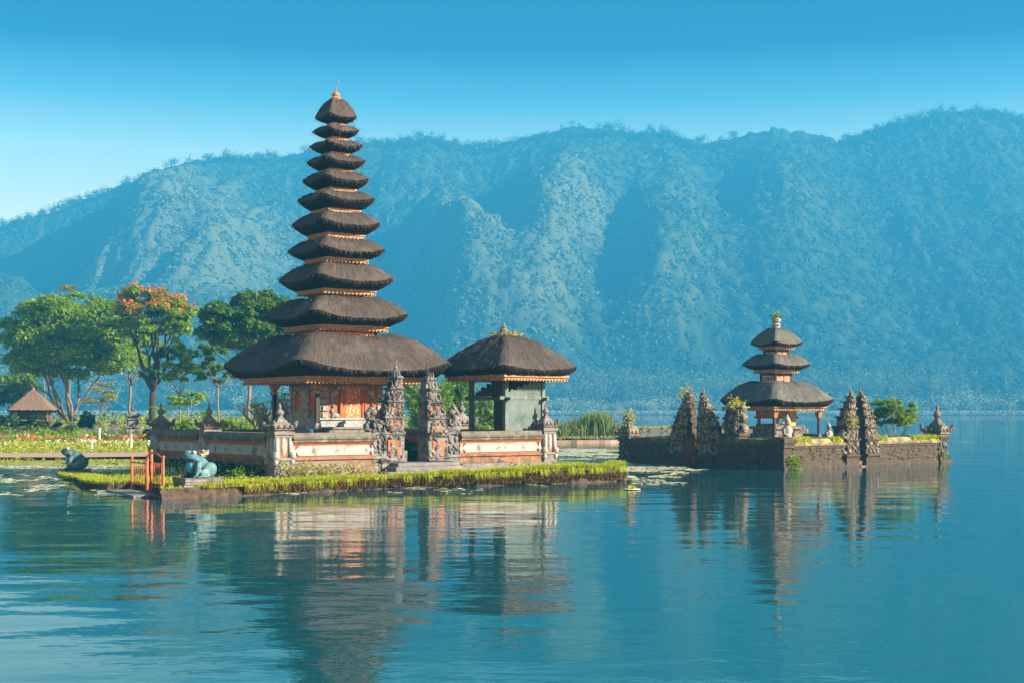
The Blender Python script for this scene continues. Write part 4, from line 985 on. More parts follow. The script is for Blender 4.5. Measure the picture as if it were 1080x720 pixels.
    for i, (L, Rr, yt, ytip, yb, ytr, rat) in enumerate(TR):
        ext = (Rr-L)/2/F*D; half = ext/1.25; near = D-ext*rat*.95; thf = half*rat*.92
        nxt = TR[i+1] if i < 2 else None; neck = half*.36 if i == 0 else half*.46 if nxt else .14
        up = .16 if i == 0 else .12
        add_roof(rt, 'thatch_grey', half, zz(ytip)-up, up, zz(yt), neck, zz(yb, near), thf*1.1, zz(ytr, near), thf, 60+i, bulge=1.35 if i != 2 else 1.5, seg=80, close_top=nxt is None, dip=.06)
        if nxt:
            hw = (15 if i == 0 else 11.5)/F*D/1.36; zt = zz(yt); e2 = (nxt[1]-nxt[0])/2/F*D; zb2 = zz(nxt[5], D-e2*nxt[6]*.95)
            f = MB()
            for a in (-1, 1):
                for c in (-1, 1): f.sq(.055, zt-.3, zb2+.1, 0, a*hw, c*hw)
            f.ring(hw+.05, hw-.05, zb2-.12, zb2-.02); f.sq(hw-.1, zt-.3, zt+.05)
            k_ = obj('storey', f, M['post'], rt)
            f = MB()
            for s in range(4):
                c, q = math.cos(s*math.pi/2), math.sin(s*math.pi/2)
                for (x0, x1) in ((-hw+.07, -.04), (.04, hw-.07)):
                    Pq = [(x0*c+(hw+.015)*q, x0*q-(hw+.015)*c), (x1*c+(hw-.03)*q, x1*q-(hw-.03)*c)]; xs = sorted((Pq[0][0], Pq[1][0])); ys = sorted((Pq[0][1], Pq[1][1])); f.box(xs[0], xs[1], ys[0], ys[1], zt-.12, zt+.62*(zb2-zt))
            obj('gilded_panel', f, M['gold'], k_)
    zt = zz(347); f = MB(); f.lathe([(.24, -.08), (.20, .12), (.26, .2), (.16, .3), (.24, .38), (.26, .5), (.12, .58), (.10, .66)], 9, (0, 0, zt)); fo = obj('finial', f, M['panel_grey'], rt)
    rr = np.random.default_rng(9); V, Q = leaf_arrays(rr.normal(size=(90, 3))*np.array([.13, .13, .10])+np.array([0, 0, zt+.62]), .10, rr); link('weed_tuft', np_mesh('weed_tuft', V, Q), M['leaf_bright'], fo)
    for a in (-1, 1):
        for c in (-1, 1):
            p = MB(); p.sq(.06, .42, zz(428), 0, a*1.52, c*1.52); po = obj('post', p, M['post'], rt)
            g = MB(); g.sq(.11, .42, .56, .02, a*1.52, c*1.52); obj('post_foot', g, M['stone'], po); g = MB(); g.sq(.10, zz(440), zz(434), -.05, a*1.52, c*1.52); obj('capital', g, M['wood'], po)
    # shrine box on its stone foot
    f = MB(); f.sq(.98, .421, .60); f.sq(.86, .601, .82); f.sq(.98, .821, .98); f.sq(.74, .981, 1.1); sb = obj('shrine_base', f, M['lava_stone'], rt, bevel=.015)
    f = MB(); zs = 1.36; f.sq(.80, zs, zs+.12); f.sq(.70, zs+.121, zs+.62, .0)
    for a in (-1, 1):
        for c in (-1, 1): f.sq(.06, 1.0, zs, 0, a*.62, c*.62); f.sq(.07, zs+.12, zz(430), 0, a*.66, c*.66)
    f.ring(.86, .74, zs+.62, zs+.72); sh = obj('shrine', f, M['wood'], rt)
    f = MB(); f.box(-.52, -.02, -.74, -.69, zs+.16, zs+.6); f.box(.02, .52, -.74, -.69, zs+.16, zs+.6); f.box(-.74, -.69, -.52, -.02, zs+.16, zs+.6); f.box(-.74, -.69, .02, .52, zs+.16, zs+.6); obj('shrine_door', f, M['gold'], sh)
    f = MB(); f.box(.05, .62, -.80, -.765, 1.0, zz(431)); obj('cloth', f, M['cloth_gold'], sh)
    f = MB(); f.box(-.3, .1, -.85, -.82, zs-.25, zs+.12); obj('cloth', f, M['bloom_yellow'], sh)
    # figures
    def statue(loc, s, label, rz=0.0, group='weathered statues on the islet'):
        t = empty('stone_statue', loc, rz, label, 'statue', group); mb = MB()
        mb.sq(.26*s, 0, .16*s); mb.lathe([(.20*s, .16*s), (.26*s, .3*s), (.20*s, .52*s), (.24*s, .72*s), (.15*s, .86*s), (.10*s, .92*s)], 10); mb.ball((0, -.03*s, 1.03*s), (.14*s, .15*s, .16*s), 10, 8); mb.lathe([(.15*s, 0), (.12*s, .10*s), (.05*s, .2*s), (.01, .3*s)], 8, (0, 0, 1.10*s))
        for sx in (-1, 1): mb.tube([(sx*.22*s, 0, .76*s), (sx*.30*s, -.08*s, .55*s), (sx*.16*s, -.22*s, .48*s)], [.075*s, .065*s, .05*s], 7); mb.ball((sx*.15*s, -.12*s, .22*s), (.15*s, .2*s, .10*s), 8, 6)
        obj('figure', mb, M['panel_grey'], t, smooth=True)
    statue(L2(3.3, 2.2, .95), 1.15, 'pale carved guardian statue in front of the small pagoda', TH2)
    statue(L2(4.0, 7.1, .95), .85, 'small grey statue left of the small pagoda', TH2)
    statue(L2(8.3, 3.3, .95), .85, 'small grey statue right of the small pagoda', TH2)
    # weeds on the left corner pillar and on the gate heads
    for nm, loc, n, s_, mt, lab in (('weed_tuft', L2(0, LW, 2.3), 240, .26, 'leaf_pale', 'olive weed tuft on the left corner pillar of the islet'), ('weed_tuft', L2(0, gW+.7, 3.5), 200, .28, 'leaf_pale', 'olive weed tuft on the tip of the shaded gate'),
                                    ('weed_tuft', L2(.3, gW-2.2, 2.95), 220, .25, 'bloom_yellow', 'yellow weed tuft on the shoulder of the shaded gate'), ('weed_tuft', L2(gU-.9, -.35, 2.1), 260, .24, 'leaf_pale', 'olive weed tuft on the front of the right-hand islet gate'),
                                    ('weed_tuft', L2(.25, -.4, .35), 260, .28, 'leaf_bright', 'bright weed tuft low on the near corner of the islet wall'), ('weed_tuft', L2(LU-.1, -.3, .35), 200, .22, 'leaf_bright', 'bright weed tuft at the foot of the far right islet pillar')):
        q = rr.normal(size=(n, 3))*s_*np.array([.7, .7, .8]); V, Q = leaf_arrays(q+np.array(loc), .10, rr); tag(link(nm, np_mesh(nm, V, Q), M[mt]), lab, 'weeds', 'weed tufts growing on the islet stonework')
    # moss cushions and dry grass along the sunlit coping
    n = 3600; s = rr.uniform(.4, LU-.4, n); s = s[(np.abs(s-gU) > 1.7)]; nz = fbm(s*.9, s*0, 4, 3); s = s[nz > .47]; n = len(s)
    P = np.array([tuple(L2(a, rr.uniform(-.42, -.1), rr.uniform(1.18, 1.40))) for a in s]); ln = rr.normal(size=(n, 3))*.3; ln[:, 2] = 0; ln += np.array([.25, -.3, 0])
    V, Q = blade_arrays(P, .18, .05, ln, rr); link('moss_fringe', np_mesh('moss_fringe', V, Q), M['grass'], kind='stuff')
    # green bush behind the right wall
    P = L2(11.75, 1.6, .95)
    vase_tree('bush_tree', (P.x, P.y, .95), 0, 'bright green vase-shaped bush behind the islet wall on the right', 'bush', None, crown=(1.42, 1.2, .92), zc=1.5, stems=16, leaf='leaf_bright', bark='bark_pale', n=5200, lsize=.10, seed=4, r0=.024, clumps=30, flat=.85, under=-.75, spread=.4, crad=.27)

# ------------------------------------------------------------------ trees
def limb(mb, a, b, r0, r1, bend, r, n=6, sides=7):
    a, b = Vector(a), Vector(b); pts = []; L = (b-a).length
    off = Vector((r.uniform(-1, 1), r.uniform(-1, 1), r.uniform(-.3, .6)))*bend*L
    for k in range(n+1):
        t = k/n; p = a.lerp(b, t)+off*math.sin(math.pi*t)+Vector((r.uniform(-1, 1), r.uniform(-1, 1), r.uniform(-1, 1)))*.018*L*(0 < k < n); pts.append(p)
    mb.tube(pts, [r0+(r1-r0)*(k/n) for k in range(n+1)], sides); return pts
def crown_leaves(name, parent, centers, radii, n, lsize, mat, rg, flat=.6, up=.5, hollow=.35):
    "leaf faces gathered on the upper shells of many clumps"
    K = len(centers); w_ = np.array(radii)**2; w_ = w_/w_.sum(); idx = rg.choice(K, n, p=w_)
    d = rg.normal(size=(n, 3)); d /= np.linalg.norm(d, axis=1)[:, None]; d[:, 2] = np.where(d[:, 2] < -.25, -d[:, 2]*.6, d[:, 2])
    q = (hollow+(1-hollow)*rg.uniform(0, 1, n)**.6)[:, None]*d*np.array(radii)[idx][:, None]*np.array([1, 1, flat])
    stray = rg.uniform(size=n) < .14; q[stray] *= rg.uniform(1.05, 1.5, (int(stray.sum()), 1))
    V, Q = leaf_arrays(np.array(centers)[idx]+q, lsize*rg.uniform(.6, 1.25, n), rg, up, 1.5, N=d*.6)
    return link(name, np_mesh(name, V, Q), M[mat] if isinstance(mat, str) else mat, parent)
def vase_tree(name, loc, rz, label, cat, group, crown, zc, stems, leaf, bark, n, lsize, seed, r0, clumps, flat=.6, trunk_h=0.0, cx=0.0, under=-.35, spread=.25, crad=.34, hollow=.35, mid=None):
    r = random.Random(seed); rg = np.random.default_rng(seed)
    root = empty(name, loc, rz, label, cat, group); cs = []; rs = []
    tries = 0
    while len(cs) < clumps and tries < 4000:
        tries += 1
        d = Vector((r.gauss(0, 1), r.gauss(0, 1), r.gauss(0, 1))).normalized()
        if d.z < under: continue
        q = r.uniform(.45, .92); p = Vector((d.x*crown[0]*q+cx, d.y*crown[1]*q, zc+d.z*crown[2]*q)); rad = crown[0]*crad*r.uniform(.6, 1.15)
        if any((p-c).length < .42*(rad+b) for c, b in zip(cs, rs)): continue
        cs.append(p); rs.append(rad)
    mb = MB(); base = Vector((0, 0, -.15)); fork = Vector((r.uniform(-.05, .05), 0, trunk_h))
    if trunk_h > .2: limb(mb, base, fork, r0*1.25, r0, .02, r, 5, 9)
    tops = r.sample(range(len(cs)), min(stems, len(cs)))
    for k in tops:
        b = cs[k]-Vector((0, 0, rs[k]*.2)); a = (fork if trunk_h > .2 else Vector((r.uniform(-1, 1)*spread*.25, r.uniform(-1, 1)*spread*.25, -.1)))
        rr_ = r0*r.uniform(.45, .75) if trunk_h > .2 else r0*r.uniform(.7, 1.1)
        mid_ = a.lerp(b, .5)+Vector(((b.x-a.x)*spread, (b.y-a.y)*spread, (b.z-a.z)*.08))
        pts = limb(mb, a, mid_, rr_, rr_*.62, .10, r, 6); limb(mb, mid_, b, rr_*.62, rr_*.22, .13, r, 6)
        for q in range(2):
            j = r.choice(range(len(cs)))
            if (cs[j]-mid_).length < crown[0]*.9: limb(mb, mid_.lerp(b, r.uniform(0, .4)), cs[j], rr_*.4, rr_*.12, .08, r, 4, 5)
    obj('trunk', mb, M[bark], root, smooth=True)
    crown_leaves('crown', root, cs, rs, n, lsize, leaf, rg, flat, hollow=hollow)
    return root, cs, rs
M['dry_root'] = leaf_mat("rust_roots", [(.22, .075, .03), (.16, .06, .03), (.26, .12, .06)], .2, .9, .6)
M['bark_ash'] = mk('ash_grey_bark', (.46, .40, .33), (.32, .27, .22), 3, .9, .6, 10)
M['panel_grey'] = mk("pale_weathered_stone", (.40, .38, .35), (.24, .23, .21), 6, .9, .6, 20, stain=(.10, .10, .08))
M['cloth_gold'] = mk("golden_cloth", (.60, .42, .18), (.5, .33, .13), 6, .8, .3)
build_islet()

# ------------------------------------------------------------------ frogs on their plinths
def plinth(loc, rz, sx, sy, h, label):
    t = empty('stone_plinth', loc, rz, label, 'plinth', 'plinths under the frog statues'); a = MB(); b = MB(); n = 4
    for k in range(n):
        z0, z1 = -.12+(h+.12)*k/n, -.12+(h+.12)*(k+1)/n-.008; q = .02*(k % 2)
        a.box(-sx-q, sx+q, -sy-q, sy+q, z0, z1, 0, 0, .004)
    b.box(-sx-.03, sx+.03, -sy-.03, sy+.03, h-.002, h+.03)
    obj('courses', a, M['stone'], t, bevel=.008); obj('top_slab', b, M['coping'], t, bevel=.008); return t
def frog(loc, rz, s, mat, label, wreath=False):
    t = empty('frog_statue', loc, rz, label, 'frog statue', 'blue-green frog statues'); mb = MB()
    pit = Matrix.Rotation(R(-38), 3, 'Y'); S = lambda *v: tuple(q*s for q in v)
    mb.ball(S(-.06, 0, .40), S(.46, .31, .29), 16, 10, pit); mb.ball(S(.17, 0, .36), S(.20, .25, .30), 14, 9); mb.ball(S(.27, 0, .66), S(.29, .28, .155), 16, 9, Matrix.Rotation(R(-14), 3, 'Y'))
    for y in (-1, 1):
        mb.ball(S(.24, y*.165, .81), S(.10, .085, .095), 12, 8)
        mb.ball(S(-.26, y*.31, .26), S(.27, .135, .25), 14, 9, Matrix.Rotation(R(20), 3, 'Y')); mb.ball(S(-.02, y*.37, .16), S(.19, .09, .13), 12, 8)
        mb.ball(S(.02, y*.42, .045), S(.26, .09, .05), 12, 7, Matrix.Rotation(y*R(14), 3, 'Z'))
        mb.tube([S(.10, y*.26, .52), S(.20, y*.33, .34), S(.24, y*.31, .16), S(.28, y*.32, .05)], [.115*s, .10*s, .075*s, .06*s], 10)
        for f in (-1, 0, 1): mb.tube([S(.27, y*.32, .045), S(.42, y*.32+f*.08, .03)], [.035*s, .025*s], 7); mb.tube([S(.16, y*.44, .04), S(.34, y*.46+f*.07, .025)], [.04*s, .025*s], 7)
    b = obj('body', mb, M[mat], t, smooth=True); m = b.modifiers.new("merge", 'REMESH'); m.mode = 'VOXEL'; m.voxel_size = .022*s; m.use_smooth_shade = True
    sm = b.modifiers.new("soft", 'SMOOTH'); sm.iterations = 4; sm.factor = .5
    bl = MB(); bl.ball(S(.245, 0, .36), S(.155, .185, .235), 16, 10); obj('belly', bl, M['belly'], t, smooth=True)
    mo = MB(); mo.ball(S(.292, 0, .622), S(.285, .277, .018), 20, 6, Matrix.Rotation(R(-10), 3, 'Y')); obj('mouth', mo, M['panel_grey'], t, smooth=True)
    for y in (-1, 1):
        e = MB(); e.ball(S(.275, y*.195, .825), S(.065, .06, .062), 12, 8); eo = obj('eye', e, M['eye'], t, smooth=True)
        e = MB(); e.ball(S(.318, y*.225, .828), S(.030, .030, .034), 10, 7); obj('pupil', e, M['pupil'], eo, smooth=True)
    return t
plinth((-9.95, 44.15, .33), R(36), .62, .50, .24, 'layered stone plinth under the frog nearest the camera')
frog((-9.95, 44.15, .60), R(226), .96, 'frog', 'pale blue-green frog statue with bright blue belly on the front bank')
fl = empty('flower_offering', (-9.76, 44.22, 1.36), 0, 'white and brown flower offering behind the eyes of the nearest frog', 'flower offering')
rr = np.random.default_rng(31); q = rr.normal(size=(60, 3))*.055; V, Q = leaf_arrays(q, .06, rr); link('petals', np_mesh('petals', V, Q), M['bloom_white'], fl)
V, Q = leaf_arrays(rr.normal(size=(40, 3))*.05+np.array([-.14, 0, .03]), .06, rr); link('dry_leaves', np_mesh('dry_leaves', V, Q), M['dry_root'], fl)
plinth((-18.05, 57.6, .12), R(20), .60, .42, .16, 'low dark plinth under the farther frog by the garden shore')
frog((-18.05, 57.6, .31), R(196), 1.02, 'frog_dark', 'dark green frog statue seen in profile at the tip of the grassy bank')
frog((-7.65, 54.1, 1.35), R(250), .80, 'frog', 'turquoise frog statue peeping over the wall below the tall pagoda')
plinth((-7.65, 54.1, .43), TH, .42, .42, .89, 'plinth behind the wall under the peeping turquoise frog')

# ------------------------------------------------------------------ the little rusty gate on the landing
def iron_gate():
    A = Vector((-12.82, 47.0, .06)); B = Vector((-10.95, 43.75, .16)); d = B-A; L = d.length; rz = math.atan2(d.y, d.x)
    t = empty('iron_gate', A, rz, 'small rusty orange iron gate with arched leaves at the boat landing', 'gate')
    hs_ = {0: 1.05, .50: 1.12, .64: 1.32, 1.0: 1.16}
    for f, h in hs_.items():
        p = MB(); p.tube([(f*L, 0, -.5), (f*L, 0, h)], .045 if f in (0, 1.0) else .055, 8); p.ball((f*L, 0, h+.03), .06, 8, 6); obj('post', p, M['rust'], t, smooth=True)
    def bar(n_, pts, r): 
        m = MB(); m.tube(pts, r, 6); return obj(n_, m, M['rust'], t, smooth=True)
    bar('rail', [(.02, 0, .22), (L*.5, 0, .22)], .022); bar('rail', [(.02, 0, .92), (L*.5, 0, .92)], .022)
    for k in range(1, 8): bar('bar', [(L*.5*k/8, 0, .22), (L*.5*k/8, 0, .92)], .012)
    x0, x1 = L*.64, L; bar('arched_rail', [(x0+(x1-x0)*k/8, 0, .88+.42*math.cos(math.pi/2*k/8)**.8-.02+.2*k/8) for k in range(9)], .026)
    x0, x1 = L*.50, L*.64; bar('arched_rail', [(x0+(x1-x0)*k/6, 0, 1.12+.2*math.sin(math.pi/2*k/6)) for k in range(7)], .024)
    for k in range(1, 7): x = L*.64+L*.36*k/7; bar('bar', [(x, 0, .2), (x, 0, 1.0)], .012)
    bar('rail', [(L*.64, 0, .22), (L, 0, .24)], .022)
    s = MB(); s.box(.1, L-.1, -.9, -.05, -.6, .02, 0, 0, .03); s.box(.25, L-.3, -1.5, -.91, -.6, -.05, 0, 0, .04)
    st = empty('landing_slab', A, rz, 'flat wet stone slabs at the water under the rusty gate', 'landing'); obj('slab', s, M['steps'], st, bevel=.03)
iron_gate()

# ------------------------------------------------------------------ grass, weeds and lilies
def edge_pts(poly, n, rg, inset=(0, .1)):
    P = np.array(poly); seg = np.linalg.norm(np.diff(P, axis=0), axis=1); cum = np.concatenate([[0], np.cumsum(seg)]); t = rg.uniform(0, cum[-1], n)
    i = np.clip(np.searchsorted(cum, t)-1, 0, len(seg)-1); f = (t-cum[i])/seg[i]; d = (P[i+1]-P[i])/seg[i][:, None]; nr = np.stack([d[:, 1], -d[:, 0]], 1)
    q = P[i]+(P[i+1]-P[i])*f[:, None]-nr*rg.uniform(*inset, n)[:, None]; return q, nr, t
FRONT = [(-9.6, 43.3), (-7.5, 45.5), (-4.6, 48.3), (-1.9, 49.8), (.7, 51.1), (3.95, 53.5), (4.35, 54.7), (4.2, 55.6)]
LEFTB = [(-18.7, 57.6), (-18.2, 56.4), (-16.6, 53.5), (-15.4, 50.2), (-13.75, 47.5), (-12.95, 47.7), (-12.5, 46.9)]
def grass():
    rg = np.random.default_rng(21)
    def blades(q, h, w_, nr, out, rg, z):
        ln = rg.normal(size=(len(q), 3))*.28; ln[:, 2] = 0; ln[:, :2] += nr*np.broadcast_to(np.asarray(out), (len(q),))[:, None]
        return blade_arrays(np.column_stack([q, z]), h, w_, ln, rg)
    def join(L):
        V = []; Q = []; o = 0
        for v, q in L: V.append(v); Q.append(q+o); o += len(v)
        return np.concatenate(V), np.concatenate(Q)
    L = []
    q, nr, t = edge_pts(FRONT, 26000, rg, (-.10, .55)); tuft = fbm(t*1.3, t*0, 3, 3); k = (tuft > .36) | (rg.uniform(size=len(t)) < .35); k &= (t > 1.8) | (rg.uniform(size=len(t)) < .25); q, nr, t = q[k], nr[k], t[k]
    z = bank_z(q[:, 0], q[:, 1])-.03; h = .10+.22*fbm(t*1.1, t*0, 8, 3)+.05*np.clip((t-6)/8, 0, 1)
    L.append(blades(q, h, .035, nr, rg.uniform(-.1, .7, len(q)), rg, z))
    q, nr, t = edge_pts(FRONT, 7500, rg, (-.12, .03)); k = (fbm(t*3.6, t*0, 13, 4)+rg.normal(0, .09, len(t)) > .56) & (t > 1.5); q, nr, t = q[k], nr[k], t[k]     # tufts hanging over the edge
    ln = rg.normal(size=(len(q), 3))*.3; ln[:, :2] += nr*.6; ln[:, 2] = -1.5; L.append(blade_arrays(np.column_stack([q, bank_z(q[:, 0], q[:, 1])+.04]), .15, .035, ln, rg))
    q, nr, t = edge_pts(LEFTB, 9000, rg, (-.1, .8)); L.append(blades(q, .20, .035, nr, rg.uniform(-.1, .5, len(q)), rg, bank_z(q[:, 0], q[:, 1])-.03))
    n = 15000; x = rg.uniform(-19, 4.5, n); y = rg.uniform(42, 60, n); k = inside(BANK, x, y); x, y = x[k], y[k]
    s_ = (x-OC.x)*U.x+(y-OC.y)*U.y; b_ = (x-OC.x)*W.x+(y-OC.y)*W.y; k = ~((s_ > -.5) & (b_ > -.5)); k &= ~((s_ > 3.6) & (s_ < 8.3) & (b_ > -1.6)); q = np.stack([x, y], 1)[k]
    q = q[(np.abs(q[:, 0]+9.95) > .7) | (np.abs(q[:, 1]-44.15) > .7)]
    L.append(blades(q, .11, .035, np.zeros((len(q), 2)), 0, rg, bank_z(q[:, 0], q[:, 1])-.01))
    link('grass', np_mesh('grass', *join(L)), M['grass'], kind='stuff')
    # dry roots hanging down the bank face
    q, nr, t = edge_pts(FRONT, 9000, rg, (-.16, .02)); k = t > 1.5; q, nr, t = q[k], nr[k], t[k]; n = len(q)
    ln = rg.normal(size=(n, 3))*.3; ln[:, 2] = 0; ln[:, :2] += nr*.25
    V, Q = blade_arrays(np.column_stack([q, rg.uniform(.05, .2, n)]), .22, .035, ln, rg); link('bank_roots', np_mesh('bank_roots', V, Q), M['grass_dry'], kind='stuff')
    # leafy plants and small white flowers at the foot of the walls
    def bed(name, n, s0, s1, b0, b1, h, size, mat, leftface=False, thr=.0):
        a = rg.uniform(s0, s1, n); b = rg.uniform(b0, b1, n); k = fbm(a*1.6, b*1.6, 5, 3) > thr; a, b = a[k], b[k]
        P = np.array([tuple(LC(-q, p) if leftface else LC(p, -q)) for p, q in zip(a, b)]); hh = h*(.4+1.2*fbm(a*2.1, b*2.1, 15, 2)); P[:, 2] += rg.uniform(0, 1, len(P))*hh
        V, Q = leaf_arrays(P, size, rg, .3, 1.6); link(name, np_mesh(name, V, Q), M[mat], kind='stuff')
    bed('wall_foot_plants', 2600, .4, 9.5, .35, 1.5, .45, .10, 'leaf_dark', True, .45)
    bed('wall_foot_weeds', 2600, .2, 9.5, .3, 1.8, .45, .08, 'leaf_bright', True, .5)
    bed('daisies', 900, .5, 8.5, .9, 2.1, .22, .05, 'bloom_white', True, .48)
    bed('border_daisies', 2300, 4.0, 12.6, 1.35, 2.1, .16, .05, 'bloom_white', False, .40)
    bed('border_weeds', 600, .2, 4.0, .35, 1.1, .5, .07, 'leaf_pale', False, .47)
    bed('border_plants', 900, 8.0, 12.2, .5, .9, .5, .07, 'bloom_yellow', False, .56)
    bed('corner_scrub', 420, -.2, 1.1, .35, .9, .6, .06, 'leaf_pale', False, .4)
grass()
def lilies():
    rg = np.random.default_rng(40); P = []
    def patch(n, x0, x1, y0, y1, thr, seed, poly=None):
        x = rg.uniform(x0, x1, n); y = rg.uniform(y0, y1, n); k = fbm(x*.55, y*.30, seed, 4) > thr; k &= ~inside(BANK, x, y); k &= ~inside(LAND, x, y)
        if poly: k &= ((x-poly[0])/poly[2])**2+((y-poly[1])/poly[3])**2 < .35+.9*fbm(x*.6, y*.3, seed+50, 3)
        P.append(np.stack([x[k], y[k]], 1))
    patch(5200, -30, -11, 52, 69.5, .47, 2); patch(1100, -19, -11.5, 44.2, 51, .47, 4); patch(13000, 1.8, 9.5, 56, 104, .40, 6, (5.0, 76, 4.4, 27)); patch(1100, -1, 7.4, 47.6, 57.5, .54, 8, (3.2, 52.5, 3.6, 4.2)); patch(260, -11, -1, 42, 49, .60, 9); patch(1600, 12, 40, 120, 165, .53, 10)
    P = np.concatenate(P); n = len(P); r = rg.uniform(.06, .17, n)*(1+np.clip((P[:, 1]-56)/60, 0, 1)*.6); a0 = rg.uniform(0, 6.28, n); k = 7
    a = a0[:, None]+np.arange(k)[None]*(2*np.pi-.5)/(k-1); rr_ = np.concatenate([r[:, None]*rg.uniform(.85, 1.1, (n, k)), np.zeros((n, 1))], 1); a = np.concatenate([a, a[:, :1]], 1)
    V = np.stack([P[:, :1]+rr_*np.cos(a), P[:, 1:]+rr_*np.sin(a), .012+rg.uniform(0, .012, (n, 1))+rg.uniform(0, .02, (n, k+1))], 2).reshape(-1, 3)
    link('lily_pads', np_mesh('lily_pads', V, np.arange(n*(k+1)).reshape(n, k+1)), M['lily'], kind='stuff')
    f = empty('floating_flower', (4.12, 47.8, .02), 0, 'single pale yellow water-lily flower floating off the tip of the grassy bank', 'flower')
    V, Q = leaf_arrays(np.abs(rg.normal(size=(30, 3)))*np.array([.07, .07, .05])*rg.choice([-1, 1], (30, 3))*np.array([1, 1, 1])+np.array([0, 0, .06]), .10, rg); link('petals', np_mesh('petals', V, Q), M['bloom_yellow'], f)
    m = MB(); m.lathe([(.30, 0), (.28, .02), (.02, .025)], 10); obj('pad', m, M['lily'], f)
lilies()

# ------------------------------------------------------------------ the garden shore: trees, hut, hedges, flower rows
def ground(px, D): return Vector((gx(px, D), D, float(land_z(gx(px, D), D))-.03))
def big_trees():
    vase_tree('rain_tree', ground(75, 150), 0, 'broad umbrella-shaped green tree with pale spreading limbs beside the hut', 'tree', 'garden trees', crown=(8.1, 6.2, 5.2), zc=9.0, stems=14, leaf='leaf', bark='bark_pale', n=46000, lsize=.29, seed=12, r0=.18, clumps=130, under=-.85, spread=.24, crad=.20, flat=.75)
    vase_tree('shade_tree', ground(137, 158), 0, 'green tree with one slim bare trunk between umbrella tree and red-flowered tree', 'tree', 'garden trees', crown=(3.0, 2.6, 3.8), zc=9.3, stems=8, leaf='leaf', bark='bark_pale', n=12000, lsize=.30, seed=14, r0=.14, clumps=40, under=-.9, trunk_h=4.4, crad=.30, flat=.8)
    rt, cs, rs = vase_tree('flame_tree', ground(161, 142), 0, 'tall dark-trunked tree covered in orange-red blossom on top', 'tree', 'garden trees', crown=(4.6, 3.8, 3.2), zc=11.1, stems=11, leaf='leaf', bark='bark', n=14000, lsize=.27, seed=25, r0=.30, clumps=60, under=-.75, trunk_h=3.6, crad=.21, spread=.12, flat=.75)
    rg = np.random.default_rng(26); top = [i for i, c in enumerate(cs) if c.z > 11.3]; pts = []
    for i in top:
        for k in range(8):
            d = rg.normal(size=3); d /= np.linalg.norm(d); d[2] = abs(d[2])*.9+.25; pts.append(np.array(cs[i])+d*rs[i]*np.array([.95, .95, .75])+rg.normal(size=(6, 3))*.14)
    V, Q = leaf_arrays(np.concatenate(pts), .25, rg, .5, 1.2); link('blossom', np_mesh('blossom', V, Q), M['bloom_red'], rt)
    cs2 = [Vector((rg.uniform(-.5, 3.8), rg.uniform(-2, 2), rg.uniform(5.2, 8.3))) for k in range(9)]
    crown_leaves('lower_foliage', rt, cs2, [rg.uniform(.8, 1.3) for _ in cs2], 2600, .33, 'leaf_dark', rg)
    vase_tree('grove_tree', ground(262, 118), 0, 'blue-green tree spreading left of the tall pagoda above two thin trunks', 'tree', 'garden trees', crown=(4.6, 3.6, 2.9), zc=9.3, stems=9, leaf='leaf_cool', bark='bark_pale', n=24000, lsize=.24, seed=33, r0=.13, clumps=80, under=-.85, trunk_h=5.0, crad=.20, flat=.85)
    vase_tree('thin_tree', ground(230, 112), 0, 'thin pale-stemmed tree with small leaf tiers left of the pagoda eave', 'tree', 'garden trees', crown=(1.9, 1.6, 2.4), zc=5.6, stems=7, leaf='leaf_cool', bark='bark_pale', n=2600, lsize=.21, seed=34, r0=.075, clumps=20, under=-.9, trunk_h=3.8, crad=.26, flat=.9)
    vase_tree('thin_tree', ground(189, 120), 0, 'slim light-green young tree with twin stems right of the red-flowered tree', 'tree', 'garden trees', crown=(1.5, 1.4, 2.4), zc=6.0, stems=6, leaf='leaf', bark='bark_pale', n=2900, lsize=.21, seed=37, r0=.07, clumps=18, under=-.9, trunk_h=3.2, crad=.30, flat=.9)
    vase_tree('garden_tree', ground(12, 165), 0, 'bright bushy tree behind the thatched hut at the left edge', 'tree', 'garden trees', crown=(3.6, 3.0, 2.6), zc=3.6, stems=6, leaf='leaf_bright', bark='bark', n=6500, lsize=.30, seed=39, r0=.16, clumps=24, under=-.8, trunk_h=1.0, crad=.36)
    vase_tree('pale_tree', ground(106, 175), 0, 'pale yellowish sparse tree between the clipped hedge and the garden steps', 'tree', 'garden trees', crown=(2.2, 2.0, 2.0), zc=3.6, stems=7, leaf='leaf_pale', bark='bark_pale', n=1500, lsize=.26, seed=41, r0=.09, clumps=16, under=-.8, trunk_h=1.0, crad=.36)
    for px, D, h, lab in ((72, 230, 21.5, 'lone tall thin tree rising above the umbrella tree crown'), (49, 235, 20.2, 'shorter of two thin trees peeping above the umbrella tree crown')):
        vase_tree('tall_tree', ground(px, D), 0, lab, 'tree', 'garden trees', crown=(1.5, 1.4, 1.0), zc=h, stems=5, leaf='leaf_pale', bark='bark_pale', n=420, lsize=.36, seed=int(px), r0=.13, clumps=7, under=-.5, trunk_h=h-2.0, crad=.42)
    # bare frangipani inside the wall
    P = Vector((-10.7, 62.0, .43))
    t = empty('frangipani_tree', P, 0, 'nearly leafless grey frangipani with forked limbs left of the pagoda body', 'tree', 'garden trees'); mb = MB(); r = random.Random(6); tips = []
    def grow(a, d, L, rad, lev):
        b = a+d*L; limb(mb, a, b, rad, rad*.72, .05, r, 4, 7)
        if lev == 0: tips.append(b); return
        for k in range(3 if lev > 1 else 2):
            nd = (d*.75+Vector((r.gauss(0, .55), r.gauss(0, .5), r.uniform(.05, .45)))).normalized(); grow(b, nd, L*r.uniform(.62, .85), rad*.66, lev-1)
